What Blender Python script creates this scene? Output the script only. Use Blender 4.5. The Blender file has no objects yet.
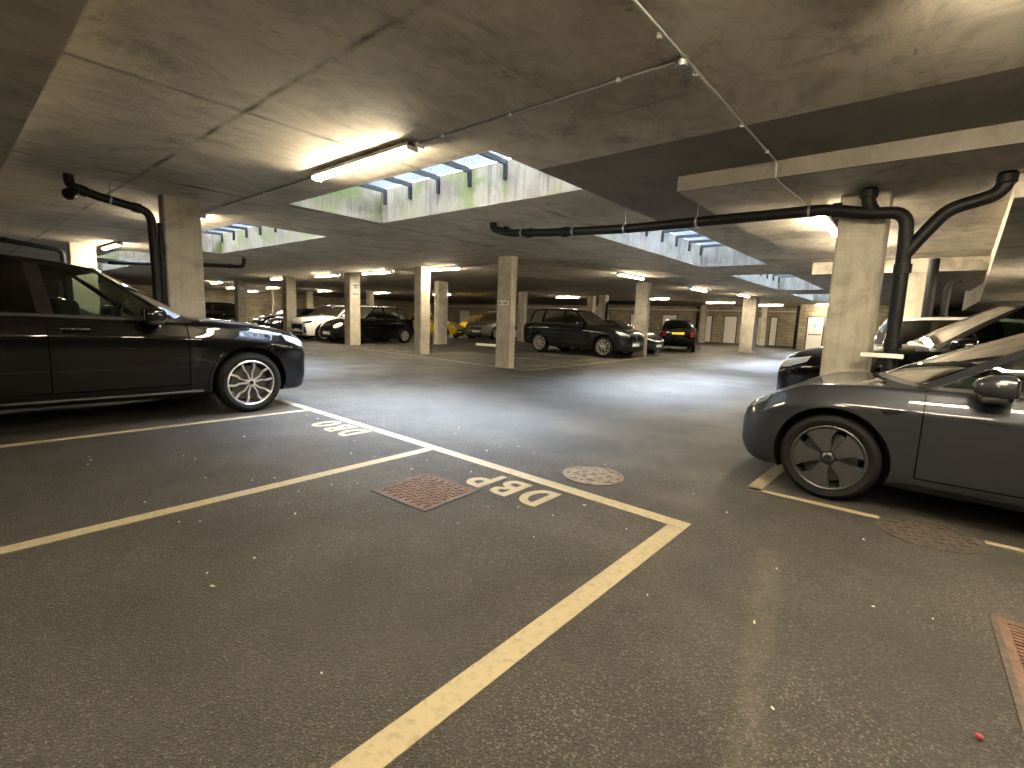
import bpy, bmesh, math, random
import numpy as np
from mathutils import Vector, Matrix
from mathutils.bvhtree import BVHTree
from mathutils.geometry import delaunay_2d_cdt
PI = math.pi
random.seed(7)
SC = bpy.context.scene
COL = SC.collection

# ------------------------------------------------------------------ object helpers
def empty(name, loc=(0, 0, 0), rz=0.0, scale=1.0, parent=None):
    o = bpy.data.objects.new(name, None)
    COL.objects.link(o)
    o.location = loc
    o.rotation_euler = (0, 0, rz)
    o.scale = (scale, scale, scale)
    o.empty_display_size = 0.2
    if parent:
        o.parent = parent
    return o

def tag(o, label=None, cat=None, group=None, kind=None):
    if label: o['label'] = label
    if cat: o['category'] = cat
    if group: o['group'] = group
    if kind: o['kind'] = kind
    return o

def link_mesh(name, me, mats=None, parent=None, loc=None):
    o = bpy.data.objects.new(name, me)
    COL.objects.link(o)
    if mats is not None:
        if not isinstance(mats, (list, tuple)): mats = [mats]
        me.materials.clear()
        for m in mats: me.materials.append(m)
    if parent is not None: o.parent = parent
    if loc is not None: o.location = loc
    return o

def shade(me, ang=35):
    me.polygons.foreach_set('use_smooth', [True] * len(me.polygons))
    try:
        me.set_sharp_from_angle(angle=math.radians(ang))
    except Exception:
        pass
    me.update()

def mesh_obj(name, verts, faces, mats=None, parent=None, smooth=None, loc=None, mi=None):
    me = bpy.data.meshes.new(name)
    me.from_pydata([tuple(v) for v in verts], [], [tuple(f) for f in faces])
    o = link_mesh(name, me, mats, parent, loc)
    if mi is not None:
        me.polygons.foreach_set('material_index', mi)
    if smooth: shade(me, smooth)
    me.update()
    return o

class MB:
    """collects shapes of ONE part"""
    def __init__(self): self.v = []; self.f = []
    def add(self, v, f):
        n = len(self.v); self.v += [tuple(p) for p in v]; self.f += [tuple(i + n for i in q) for q in f]; return self
    def box(self, x0, x1, y0, y1, z0, z1):
        return self.add([(x0,y0,z0),(x1,y0,z0),(x1,y1,z0),(x0,y1,z0),(x0,y0,z1),(x1,y0,z1),(x1,y1,z1),(x0,y1,z1)],
                        [(3,2,1,0),(4,5,6,7),(0,1,5,4),(1,2,6,5),(2,3,7,6),(3,0,4,7)])
    def rbox(self, x0, x1, y0, y1, z0, z1, r=0.01, seg=2):
        bm = bmesh.new()
        bmesh.ops.create_cube(bm, size=1.0)
        for v in bm.verts:
            v.co = ((x0+x1)/2 + v.co.x*(x1-x0), (y0+y1)/2 + v.co.y*(y1-y0), (z0+z1)/2 + v.co.z*(z1-z0))
        bmesh.ops.bevel(bm, geom=bm.edges[:], offset=r, segments=seg, affect='EDGES', profile=0.6)
        bm.verts.index_update()
        self.add([v.co[:] for v in bm.verts], [[v.index for v in f.verts] for f in bm.faces]); bm.free(); return self
    def tube(self, pts, r, n=10, cap=True):
        pts = [Vector(p) for p in pts]
        rs = r if isinstance(r, (list, tuple)) else [r] * len(pts)
        v = []; f = []
        up = None
        for i, p in enumerate(pts):
            if i == 0: d = pts[1] - p
            elif i == len(pts) - 1: d = p - pts[i-1]
            else: d = (pts[i+1] - p).normalized() + (p - pts[i-1]).normalized()
            d.normalize()
            if up is None:
                up = Vector((0,0,1)) if abs(d.z) < 0.9 else Vector((1,0,0))
            a = d.cross(up)
            if a.length < 1e-5: a = d.cross(Vector((0,1,0)))
            a.normalize(); b = a.cross(d).normalized(); up = b
            for k in range(n):
                t = 2*PI*k/n
                v.append(p + (a*math.cos(t) + b*math.sin(t)) * rs[i])
        for i in range(len(pts)-1):
            for k in range(n):
                k2 = (k+1) % n
                f.append((i*n+k, i*n+k2, (i+1)*n+k2, (i+1)*n+k))
        if cap:
            f.append(tuple(reversed(range(n)))); f.append(tuple((len(pts)-1)*n+k for k in range(n)))
        return self.add(v, f)
    def lathe(self, prof, n=32, axis='y', c=(0,0,0), closed=False):
        """prof: list of (r, h) around the axis"""
        v = []; f = []
        m = len(prof)
        for k in range(n):
            t = 2*PI*k/n
            for (r, h) in prof:
                if axis == 'y': p = (r*math.cos(t), h, r*math.sin(t))
                elif axis == 'x': p = (h, r*math.cos(t), r*math.sin(t))
                else: p = (r*math.cos(t), r*math.sin(t), h)
                v.append((p[0]+c[0], p[1]+c[1], p[2]+c[2]))
        for k in range(n):
            k2 = (k+1) % n
            for i in range(m if closed else m-1):
                j = (i+1) % m
                f.append((k*m+i, k2*m+i, k2*m+j, k*m+j))
        return self.add(v, f)
    def prism(self, poly, y0, y1, inset=0.0):
        """polygon in (x,z) extruded along y, optional smaller top (a bevel)"""
        n = len(poly)
        cx = sum(p[0] for p in poly)/n; cz = sum(p[1] for p in poly)/n
        v = [(p[0], y0, p[1]) for p in poly] + [(cx+(p[0]-cx)*(1-inset), y1, cz+(p[1]-cz)*(1-inset)) for p in poly]
        f = [tuple(range(n)), tuple(reversed(range(n, 2*n)))]
        for i in range(n):
            j = (i+1) % n; f.append((i, n+i, n+j, j))
        return self.add(v, f)
    def build(self, name, mats=None, parent=None, smooth=None, loc=None, fixn=True):
        o = mesh_obj(name, self.v, self.f, mats, parent, None, loc)
        if fixn:
            bm = bmesh.new(); bm.from_mesh(o.data)
            bmesh.ops.recalc_face_normals(bm, faces=bm.faces[:]); bm.to_mesh(o.data); bm.free()
        if smooth: shade(o.data, smooth)
        return o

# ------------------------------------------------------------------ materials
def new_mat(name):
    m = bpy.data.materials.new(name); m.use_nodes = True
    nt = m.node_tree
    return m, nt, nt.nodes, nt.links, nt.nodes['Principled BSDF']

def plain(name, col, rough=0.5, metal=0.0, coat=0.0, spec=0.5, emis=None, es=0.0):
    m, nt, N, L, b = new_mat(name)
    b.inputs['Base Color'].default_value = (*col, 1)
    b.inputs['Roughness'].default_value = rough
    b.inputs['Metallic'].default_value = metal
    b.inputs['Specular IOR Level'].default_value = spec
    if coat:
        b.inputs['Coat Weight'].default_value = coat
        b.inputs['Coat Roughness'].default_value = 0.03
    if emis:
        b.inputs['Emission Color'].default_value = (*emis, 1)
        b.inputs['Emission Strength'].default_value = es
    return m

class NT:
    """small node helper"""
    def __init__(self, nt): self.nt = nt; self.N = nt.nodes; self.L = nt.links
    def _in(self, sock, v):
        if hasattr(v, 'is_linked') or hasattr(v, 'links'): self.L.new(v, sock)
        else: sock.default_value = v
    def node(self, t, **kw):
        n = self.N.new(t)
        for k, v in kw.items(): setattr(n, k, v)
        return n
    def coord(self, obj=True):
        return self.node('ShaderNodeTexCoord').outputs['Object']
    def pos(self):
        return self.node('ShaderNodeNewGeometry').outputs['Position']
    def noise(self, vec, scale, detail=4, rough=0.55, dist=0.0):
        n = self.node('ShaderNodeTexNoise'); self.L.new(vec, n.inputs['Vector'])
        n.inputs['Scale'].default_value = scale; n.inputs['Detail'].default_value = detail
        n.inputs['Roughness'].default_value = rough; n.inputs['Distortion'].default_value = dist
        return n.outputs['Fac']
    def voronoi(self, vec, scale, feature='F1'):
        n = self.node('ShaderNodeTexVoronoi', feature=feature); self.L.new(vec, n.inputs['Vector'])
        n.inputs['Scale'].default_value = scale
        return n
    def ramp(self, fac, stops):
        n = self.node('ShaderNodeValToRGB'); self.L.new(fac, n.inputs['Fac'])
        cr = n.color_ramp
        while len(cr.elements) > 1: cr.elements.remove(cr.elements[-1])
        for i, (p, c) in enumerate(stops):
            e = cr.elements[0] if i == 0 else cr.elements.new(p)
            e.position = p
            if not isinstance(c, (tuple, list)): c = (c, c, c)
            e.color = (*c, 1)
        return n.outputs['Color']
    def math(self, op, a, b=0.0, c=None):
        n = self.node('ShaderNodeMath', operation=op)
        self._in(n.inputs[0], a); self._in(n.inputs[1], b)
        if c is not None: self._in(n.inputs[2], c)
        return n.outputs[0]
    def mix(self, fac, a, b, mode='MIX'):
        n = self.node('ShaderNodeMix', data_type='RGBA', blend_type=mode)
        self._in(n.inputs[0], fac)
        for s, v in ((n.inputs[6], a), (n.inputs[7], b)):
            if isinstance(v, (tuple, list)): s.default_value = (*v[:3], 1)
            else: self.L.new(v, s)
        return n.outputs[2]
    def sep(self, vec):
        n = self.node('ShaderNodeSeparateXYZ'); self.L.new(vec, n.inputs[0]); return n.outputs
    def mapping(self, vec, scale=(1,1,1), rot=(0,0,0), loc=(0,0,0)):
        n = self.node('ShaderNodeMapping'); self.L.new(vec, n.inputs[0])
        n.inputs['Scale'].default_value = scale; n.inputs['Rotation'].default_value = rot; n.inputs['Location'].default_value = loc
        return n.outputs[0]
    def bump(self, h, strength=0.3, dist=0.01):
        n = self.node('ShaderNodeBump'); self.L.new(h, n.inputs['Height'])
        n.inputs['Strength'].default_value = strength; n.inputs['Distance'].default_value = dist
        return n.outputs[0]

def mat_asphalt():
    m, nt, N, L, b = new_mat('asphalt'); t = NT(nt)
    p = t.pos()
    big = t.noise(p, 0.45, 4, 0.6)
    med = t.noise(p, 3.2, 5, 0.65)
    fine = t.noise(p, 60, 3, 0.7)
    stone = t.voronoi(p, 150)
    speck = t.ramp(stone.outputs['Color'], [(0.0, 0.0), (0.66, 0.0), (0.90, 1.0), (1.0, 1.0)])
    base = t.ramp(big, [(0.30, (0.014, 0.0125, 0.0103)), (0.52, (0.028, 0.0248, 0.0205)), (0.75, (0.046, 0.041, 0.0345))])
    base = t.mix(t.ramp(med, [(0.40, 0.0), (0.75, 0.55)]), base, (0.054, 0.049, 0.042))
    base = t.mix(t.math('MULTIPLY', t.ramp(fine, [(0.42, 0.0), (0.62, 1.0)]), 0.75), base, (0.016, 0.0148, 0.0135))
    grainy = t.ramp(t.noise(p, 0.9, 5, 0.7, 0.5), [(0.36, 0.25), (0.62, 1.0)])
    base = t.mix(t.math('MULTIPLY', speck, t.math('MULTIPLY', grainy, 0.85)), base, (0.15, 0.132, 0.106))
    # pale dusty scuffs along the tyre tracks
    d = t.noise(t.mapping(p, (0.9, 0.22, 1), (0, 0, 0.25)), 2.0, 6, 0.7, 0.6)
    dust = t.math('MULTIPLY', t.ramp(d, [(0.52, 0.0), (0.76, 1.0)]), 0.22)
    base = t.mix(dust, base, (0.075, 0.067, 0.055))
    d2 = t.math('MULTIPLY', t.ramp(t.noise(p, 1.6, 7, 0.75, 0.3), [(0.50, 0.0), (0.68, 1.0)]), 0.35)
    base = t.mix(d2, base, (0.024, 0.022, 0.020))
    sp = t.sep(p)
    # a dusty tyre scuff on the near floor
    wv = t.math('MULTIPLY', t.math('SUBTRACT', t.noise(p, 4.0, 5, 0.7), 0.5), 0.16)
    dx = t.math('ABSOLUTE', t.math('ADD', t.math('SUBTRACT', sp[1], t.math('ADD', t.math('MULTIPLY', sp[0], 0.176), 0.0145)), wv))
    sc = t.math('MULTIPLY', t.ramp(dx, [(0.0, 1.0), (0.03, 0.8), (0.075, 0.0)]), t.math('MULTIPLY', t.math('GREATER_THAN', sp[0], 1.2), t.math('LESS_THAN', sp[0], 3.1)))
    sc = t.math('MULTIPLY', sc, t.math('MULTIPLY', t.ramp(t.noise(p, 20, 4, 0.75), [(0.35, 0.1), (0.62, 1.0)]), 0.32))
    base = t.mix(sc, base, (0.13, 0.115, 0.088))
    L.new(base, b.inputs['Base Color'])
    rough = t.ramp(t.noise(p, 1.1, 4), [(0.3, 0.48), (0.7, 0.68)])
    L.new(rough, b.inputs['Roughness'])
    b.inputs['Specular IOR Level'].default_value = 0.30
    h = t.math('ADD', t.math('MULTIPLY', stone.outputs['Distance'], 0.7), t.math('MULTIPLY', fine, 0.8))
    L.new(t.bump(h, 0.9, 0.014), b.inputs['Normal'])
    return m

def mat_concrete(name, c0, c1, c2, ceiling=False, streak=0.0, green=0.0, bump=0.25):
    m, nt, N, L, b = new_mat(name); t = NT(nt)
    p = t.pos()
    n1 = t.noise(p, 0.7, 6, 0.62, 0.4)
    n2 = t.noise(t.mapping(p, (0.9, 1.5, 1.2), (0, 0, 0.12)), 2.1, 7, 0.72, 0.8)
    n3 = t.noise(p, 38, 4, 0.7)
    base = t.ramp(n1, [(0.28, c0), (0.5, c1), (0.74, c2)])
    base = t.mix(t.math('MULTIPLY', t.ramp(n2, [(0.44, 0.0), (0.70, 1.0)]), 0.62), base, tuple(0.45*x for x in c0))
    base = t.mix(t.math('MULTIPLY', t.ramp(n3, [(0.42, 0.0), (0.7, 1.0)]), 0.22), base, tuple(0.6*x for x in c1))
    blow = t.voronoi(p, 9.0)
    pits = t.math('MULTIPLY', t.ramp(blow.outputs['Distance'], [(0.0, 1.0), (0.045, 1.0), (0.075, 0.0)]), t.ramp(t.noise(p, 1.7, 2), [(0.5, 0.0), (0.62, 0.9)]))
    base = t.mix(pits, base, tuple(0.25*x for x in c0))
    hgt = t.math('ADD', t.math('MULTIPLY', n3, 0.4), n2)
    if ceiling:
        s = t.sep(p)
        wob = t.math('MULTIPLY', t.math('SUBTRACT', t.noise(p, 2.3, 5, 0.7), 0.5), 0.075)
        def line(axis, at, w, dark):
            d = t.math('ABSOLUTE', t.math('SUBTRACT', t.math('ADD', s[axis], wob), at))
            return t.math('MULTIPLY', t.math('SUBTRACT', 1.0, t.math('SMOOTH_MIN', t.math('DIVIDE', d, w), 1.0, 0.2)), dark)
        lines = None
        for (ax, at, w, dk) in ((0, 1.78, 0.040, 0.95), (1, 4.5, 0.045, 0.7), (1, 7.78, 0.07, 0.95), (0, 3.55, 0.03, 0.35),
                                (0, 5.42, 0.03, 0.4), (1, 2.25, 0.02, 0.3), (1, 11.2, 0.05, 0.6), (1, 14.4, 0.05, 0.6), (1, 17.6, 0.05, 0.6),
                                (0, 8.6, 0.04, 0.5), (0, 11.3, 0.05, 0.8), (0, 13.1, 0.09, 0.8), (0, 16.0, 0.05, 0.5), (0, 20.0, 0.05, 0.5), (1, 21.0, 0.05, 0.5), (1, 24.5, 0.05, 0.5)):
            l = line(ax, at, w, dk)
            lines = l if lines is None else t.math('MAXIMUM', lines, l)
        lines = t.math('MULTIPLY', lines, t.ramp(t.noise(p, 1.4, 3), [(0.40, 0.08), (0.62, 1.0)]))
        base = t.mix(lines, base, (0.035, 0.029, 0.022))
        # shuttering board grain and a few dark scars
        sc = t.noise(t.mapping(p, (1.0, 2.4, 1), (0, 0, -0.45)), 2.6, 4, 0.65, 1.2)
        base = t.mix(t.math('MULTIPLY', t.ramp(sc, [(0.66, 0.0), (0.71, 1.0)]), 0.55), base, (0.085, 0.074, 0.06))
        blot = t.math('MULTIPLY', t.ramp(t.noise(p, 1.15, 7, 0.78, 1.2), [(0.55, 0.0), (0.66, 1.0)]), 0.5)
        base = t.mix(blot, base, (0.14, 0.122, 0.098))
        # a darker tone beyond the near slab edge, step face included
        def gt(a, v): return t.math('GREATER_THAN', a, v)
        dark_zone = t.math('MULTIPLY', gt(s[0], 4.36), t.math('MULTIPLY', t.math('LESS_THAN', s[0], 7.9), t.math('MULTIPLY', t.math('LESS_THAN', s[1], 3.42), t.math('MAXIMUM', gt(s[2], 2.9), t.math('LESS_THAN', s[0], 5.43)))))
        base = t.mix(t.math('MULTIPLY', dark_zone, 0.78), base, (0.085, 0.076, 0.064))
    if streak > 0:
        st = t.noise(t.mapping(p, (7, 7, 0.35)), 2.2, 5, 0.7, 0.3)
        base = t.mix(t.math('MULTIPLY', t.ramp(st, [(0.50, 0.0), (0.66, 1.0)]), streak), base, (0.02, 0.018, 0.015))
    if green > 0:
        g = t.noise(t.mapping(p, (1.3, 1.3, 0.9)), 1.5, 5, 0.7, 0.4)
        base = t.mix(t.math('MULTIPLY', t.ramp(g, [(0.50, 0.0), (0.62, 1.0)]), green), base, (0.075, 0.088, 0.010))
    L.new(base, b.inputs['Base Color'])
    b.inputs['Roughness'].default_value = 0.82
    b.inputs['Specular IOR Level'].default_value = 0.3
    L.new(t.bump(hgt, bump, 0.02), b.inputs['Normal'])
    return m

def mat_block():
    m, nt, N, L, b = new_mat('blockwork'); t = NT(nt)
    p = t.pos(); s = t.sep(p)
    cmb = t.node('ShaderNodeCombineXYZ')
    L.new(t.math('ADD', s[0], s[1]), cmb.inputs[0]); L.new(s[2], cmb.inputs[1])
    br = t.node('ShaderNodeTexBrick'); L.new(cmb.outputs[0], br.inputs['Vector'])
    br.inputs['Scale'].default_value = 1.0; br.inputs['Brick Width'].default_value = 0.45; br.inputs['Row Height'].default_value = 0.225
    br.inputs['Mortar Size'].default_value = 0.014
    br.inputs['Color1'].default_value = (0.50, 0.425, 0.31, 1); br.inputs['Color2'].default_value = (0.37, 0.31, 0.22, 1)
    br.inputs['Mortar'].default_value = (0.22, 0.185, 0.135, 1)
    base = t.mix(t.math('MULTIPLY', t.ramp(t.noise(p, 1.2, 4), [(0.4, 0.0), (0.7, 1.0)]), 0.5), br.outputs['Color'], (0.12, 0.095, 0.065))
    L.new(base, b.inputs['Base Color']); b.inputs['Roughness'].default_value = 0.9
    return m

def mat_line():
    m, nt, N, L, b = new_mat('thermoplastic paint'); t = NT(nt)
    p = t.pos()
    w = t.math('MULTIPLY', t.ramp(t.noise(p, 26, 5, 0.75), [(0.50, 0.0), (0.66, 1.0)]), 0.6)
    w2 = t.math('MULTIPLY', t.ramp(t.noise(p, 5.5, 5, 0.75), [(0.56, 0.0), (0.66, 1.0)]), 0.6)
    base = t.mix(t.noise(p, 1.5, 3), (0.20, 0.166, 0.098), (0.235, 0.197, 0.121))
    base = t.mix(w, base, (0.105, 0.087, 0.055))
    base = t.mix(w2, base, (0.16, 0.135, 0.10))
    L.new(base, b.inputs['Base Color']); b.inputs['Roughness'].default_value = 0.75
    L.new(t.bump(t.noise(p, 70, 3), 0.4, 0.006), b.inputs['Normal'])
    return m

def mat_rust(name, scale=1.0, ridge=True, c0=(0.075, 0.040, 0.026), c1=(0.19, 0.105, 0.068)):
    m, nt, N, L, b = new_mat(name); t = NT(nt)
    p = t.pos()
    base = t.mix(t.ramp(t.noise(p, 16, 5, 0.7), [(0.35, 0.0), (0.65, 1.0)]), c0, c1)
    base = t.mix(t.math('MULTIPLY', t.ramp(t.noise(p, 45, 3, 0.7), [(0.55, 0.0), (0.7, 1.0)]), 0.5), base, tuple(1.5*c for c in c1))
    L.new(base, b.inputs['Base Color']); b.inputs['Roughness'].default_value = 0.72; b.inputs['Metallic'].default_value = 0.15
    L.new(t.bump(t.noise(p, 60, 4), 0.5, 0.008), b.inputs['Normal'])
    return m

def mat_paint(name, col, metal=0.0, rough=0.32, flake=0.0):
    m, nt, N, L, b = new_mat(name); t = NT(nt)
    p = t.pos()
    if flake:
        f = t.noise(p, 900, 1, 0.5)
        base = t.mix(t.math('MULTIPLY', f, flake), col, tuple(min(1, 2.2*c) for c in col))
        L.new(base, b.inputs['Base Color'])
    else:
        b.inputs['Base Color'].default_value = (*col, 1)
    b.inputs['Metallic'].default_value = metal
    b.inputs['Specular IOR Level'].default_value = 0.03
    dust = t.ramp(t.noise(p, 6, 4, 0.7), [(0.4, rough), (0.8, rough + 0.08)])
    L.new(dust, b.inputs['Roughness'])
    b.inputs['Coat Weight'].default_value = 0.8
    b.inputs['Coat Roughness'].default_value = 0.03
    return m

def mat_glass(name, tint, refl_ior=1.5):
    m, nt, N, L, b = new_mat(name); t = NT(nt)
    N.remove(b)
    out = [n for n in N if n.type == 'OUTPUT_MATERIAL'][0]
    tr = t.node('ShaderNodeBsdfTransparent'); tr.inputs[0].default_value = (*tint, 1)
    gl = t.node('ShaderNodeBsdfGlossy'); gl.inputs['Roughness'].default_value = 0.015; gl.inputs[0].default_value = (1, 1, 1, 1)
    fr = t.node('ShaderNodeFresnel'); fr.inputs['IOR'].default_value = refl_ior
    mx = t.node('ShaderNodeMixShader')
    L.new(fr.outputs[0], mx.inputs[0]); L.new(tr.outputs[0], mx.inputs[1]); L.new(gl.outputs[0], mx.inputs[2])
    L.new(mx.outputs[0], out.inputs[0])
    return m

M = {}
M['asphalt'] = mat_asphalt()
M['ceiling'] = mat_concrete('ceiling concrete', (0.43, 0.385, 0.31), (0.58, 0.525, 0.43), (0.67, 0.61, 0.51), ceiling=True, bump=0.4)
M['column'] = mat_concrete('column concrete', (0.34, 0.305, 0.245), (0.42, 0.38, 0.31), (0.48, 0.44, 0.365), streak=0.16, bump=0.15)
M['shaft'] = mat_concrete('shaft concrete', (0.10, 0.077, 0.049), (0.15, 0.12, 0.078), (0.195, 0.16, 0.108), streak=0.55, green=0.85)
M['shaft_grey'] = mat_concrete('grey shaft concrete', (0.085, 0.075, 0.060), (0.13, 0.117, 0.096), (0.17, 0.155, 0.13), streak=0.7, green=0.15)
M['wall'] = mat_block()
M['line'] = mat_line()
M['rust'] = mat_rust('rusty cover', c0=(0.045, 0.023, 0.015), c1=(0.115, 0.062, 0.041))
M['rust_dark'] = mat_rust('rusty dark cover', c0=(0.022, 0.017, 0.013), c1=(0.055, 0.041, 0.03))
M['worn'] = mat_rust('worn pale cover', c0=(0.05, 0.04, 0.029), c1=(0.15, 0.115, 0.08))
M['steel'] = plain('galvanised steel', (0.34, 0.34, 0.33), 0.4, 0.7)
M['grating'] = plain('steel grating', (0.060, 0.062, 0.064), 0.7, 0.0, spec=0.1)
M['bracket'] = plain('weathered bracket', (0.02, 0.02, 0.02), 0.7, 0.0, spec=0.1)
M['pipe'] = plain('black cast iron pipe', (0.005, 0.005, 0.0055), 0.5, 0.0, spec=0.2)
M['white_plastic'] = plain('white plastic', (0.75, 0.73, 0.68), 0.5)
M['diffuser'] = plain('lit diffuser', (0.9, 0.9, 0.85), 0.4, emis=(1.0, 0.85, 0.60), es=55.0)
M['door'] = plain('painted door', (0.88, 0.85, 0.80), 0.5)
M['timber'] = plain('timber frame', (0.30, 0.21, 0.12), 0.6)
M['dark_timber'] = plain('dark timber', (0.10, 0.08, 0.05), 0.7)
M['black'] = plain('black plastic', (0.006, 0.006, 0.006), 0.5, spec=0.25)
M['gloss_black'] = plain('gloss black', (0.006, 0.006, 0.006), 0.08, coat=0.5)
M['rubber'] = plain('tyre rubber', (0.0065, 0.0062, 0.006), 0.8, spec=0.15)
M['alloy'] = plain('machined alloy', (0.62, 0.60, 0.58), 0.28, 0.9)
M['dark_alloy'] = plain('dark grey wheel cover', (0.035, 0.035, 0.036), 0.42, 0.3)
M['silver_alloy'] = plain('silver alloy', (0.5, 0.5, 0.5), 0.35, 0.8)
M['disc'] = plain('brake disc', (0.06, 0.058, 0.055), 0.45, 0.6)
M['chrome'] = plain('chrome', (0.75, 0.75, 0.75), 0.12, 1.0)
M['gap'] = plain('panel gap', (0.002, 0.002, 0.002), 0.9, spec=0.0)
M['interior'] = plain('dark car interior', (0.012, 0.012, 0.013), 0.85, spec=0.2)
M['glass'] = mat_glass('car glass', (0.42, 0.50, 0.45))
M['dark_glass'] = mat_glass('privacy glass', (0.04, 0.045, 0.045))
M['lens'] = plain('headlight lens', (0.30, 0.33, 0.37), 0.25, 0.4, coat=0.6)
M['dark_lens'] = plain('smoked headlight lens', (0.03, 0.032, 0.035), 0.06, 0.2, coat=1.0)
M['white_lens'] = plain('pale headlight lens', (0.85, 0.86, 0.85), 0.12, 0.1, coat=1.0)
M['red_lens'] = plain('red tail light lens', (0.16, 0.008, 0.010), 0.2, coat=0.6)
M['plate_white'] = plain('white number plate', (0.78, 0.78, 0.74), 0.4)
M['plate_yellow'] = plain('yellow number plate', (0.75, 0.55, 0.03), 0.4)
M['sign_grey'] = plain('grey sign', (0.42, 0.42, 0.40), 0.5)
M['ink'] = plain('dark ink', (0.05, 0.05, 0.05), 0.6)
M['red'] = plain('red berry skin', (0.24, 0.012, 0.032), 0.4)
M['green'] = plain('green plastic', (0.02, 0.22, 0.10), 0.4)
M['paint_black'] = mat_paint('black car paint', (0.0018, 0.0018, 0.002), 0.0, 0.3)
M['paint_grey'] = mat_paint('midnight silver paint', (0.024, 0.0255, 0.030), 0.6, 0.40, 0.35)
M['paint_darkgrey'] = mat_paint('dark grey car paint', (0.006, 0.0062, 0.007), 0.3, 0.35)
M['paint_white'] = mat_paint('white car paint', (0.80, 0.80, 0.78), 0.0, 0.35)
M['paint_yellow'] = mat_paint('yellow car paint', (0.62, 0.42, 0.02), 0.0, 0.35)
M['paint_midgrey'] = mat_paint('mid grey car paint', (0.16, 0.155, 0.15), 0.5, 0.35)
M['paint_silver'] = mat_paint('silver car paint', (0.52, 0.52, 0.50), 0.6, 0.35)
M['paint_navy'] = mat_paint('navy car paint', (0.010, 0.011, 0.022), 0.2, 0.3)
M['litter'] = plain('pale litter', (0.62, 0.57, 0.45), 0.8)

# ------------------------------------------------------------------ car builder
def pchip(pts):
    pts = sorted(pts)
    X = np.array([p[0] for p in pts], float); Y = np.array([p[1] for p in pts], float)
    h = np.diff(X); d = np.diff(Y) / h
    m = np.zeros(len(X))
    m[0] = d[0]; m[-1] = d[-1]
    for i in range(1, len(X)-1):
        if d[i-1]*d[i] > 0:
            w1 = 2*h[i] + h[i-1]; w2 = h[i] + 2*h[i-1]
            m[i] = (w1+w2) / (w1/d[i-1] + w2/d[i])
    def f(x):
        x = min(max(x, X[0]), X[-1])
        i = int(min(max(np.searchsorted(X, x) - 1, 0), len(h)-1))
        t = (x - X[i]) / h[i]
        return float((1+2*t)*(1-t)**2*Y[i] + t*(1-t)**2*h[i]*m[i] + t*t*(3-2*t)*Y[i+1] + t*t*(t-1)*h[i]*m[i+1])
    return f

def catmull(P, sub):
    out = []
    n = len(P)
    for i in range(n-1):
        p0 = P[max(i-1, 0)]; p1 = P[i]; p2 = P[i+1]; p3 = P[min(i+2, n-1)]
        for k in range(sub):
            t = k/sub
            out.append(tuple(0.5*((2*b) + (-a+c)*t + (2*a-5*b+4*c-d)*t*t + (-a+3*b-3*c+d)*t**3) for a, b, c, d in zip(p0, p1, p2, p3)))
    out.append(tuple(P[-1]))
    return out

SUV = dict(wb=2.864, nose=.81, tail=-3.85, R=.372, rim=.272, tw=.235, arch=.435, H=1.67,
  W=[(-3.85,.66),(-3.8,.76),(-3.65,.86),(-3.2,.93),(-2.5,.945),(-1,.94),(-.3,.945),(.2,.935),(.5,.89),(.65,.83),(.75,.745),(.81,.655)],
  zb=[(-3.85,.62),(-3.78,.42),(-3.6,.32),(-3.3,.28),(-2.5,.27),(-.4,.25),(.3,.23),(.60,.23),(.72,.25),(.78,.32),(.81,.42)],
  zsh=[(-3.85,.98),(-3.78,1.04),(-3.6,1.10),(-3,1.13),(-2,1.115),(-1,1.09),(-.6,1.065),(0,1.015),(.4,.955),(.63,.905),(.75,.835),(.81,.755)],
  zt=[(-3.85,1.01),(-3.75,1.08),(-3.5,1.13),(-3,1.15),(-.9,1.14),(-.62,1.165),(-.3,1.145),(0,1.12),(.4,1.06),(.62,1.005),(.74,.925),(.79,.855),(.81,.795)],
  wsf=.925, crease=.80,
  belt=[(-3.6,1.15),(-2,1.13),(-.6,1.09)], yb=[(-3.6,.80),(-2.8,.855),(-.6,.86)], xcb=-.48, zcb=1.165, xab=-.74, xdb=-3.46, xrb=-3.72,
  xct=-1.30, xat=-1.42, xdt=-3.38, xrt=-3.52, roofz=[(-1.3,1.60),(-1.7,1.665),(-2.2,1.69),(-3,1.67),(-3.52,1.60)], yr=[(-3.5,.60),(-1.3,.64)], crown=.035,
  cuts=[(-1.72,-1.80),(-1.84,-1.90),(-2.72,-2.72),(-2.84,-2.82)], doors=[(-.65,-1.79),(-1.79,-2.70)], door_z=(.40,1.06),
  mirror=(-.98,.99,1.17), handles=[-1.60,-2.52], hz=1.015,
  lamp=(45,[(-.20,.77),(-.23,.82),(-.10,.865),(.10,.91),(.30,.955),(.29,.88),(.12,.80)]),
  tail_lamp=[(.42,.90),(.42,.96),(.62,1.03),(.78,1.03),(.80,.93),(.66,.88)])

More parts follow.
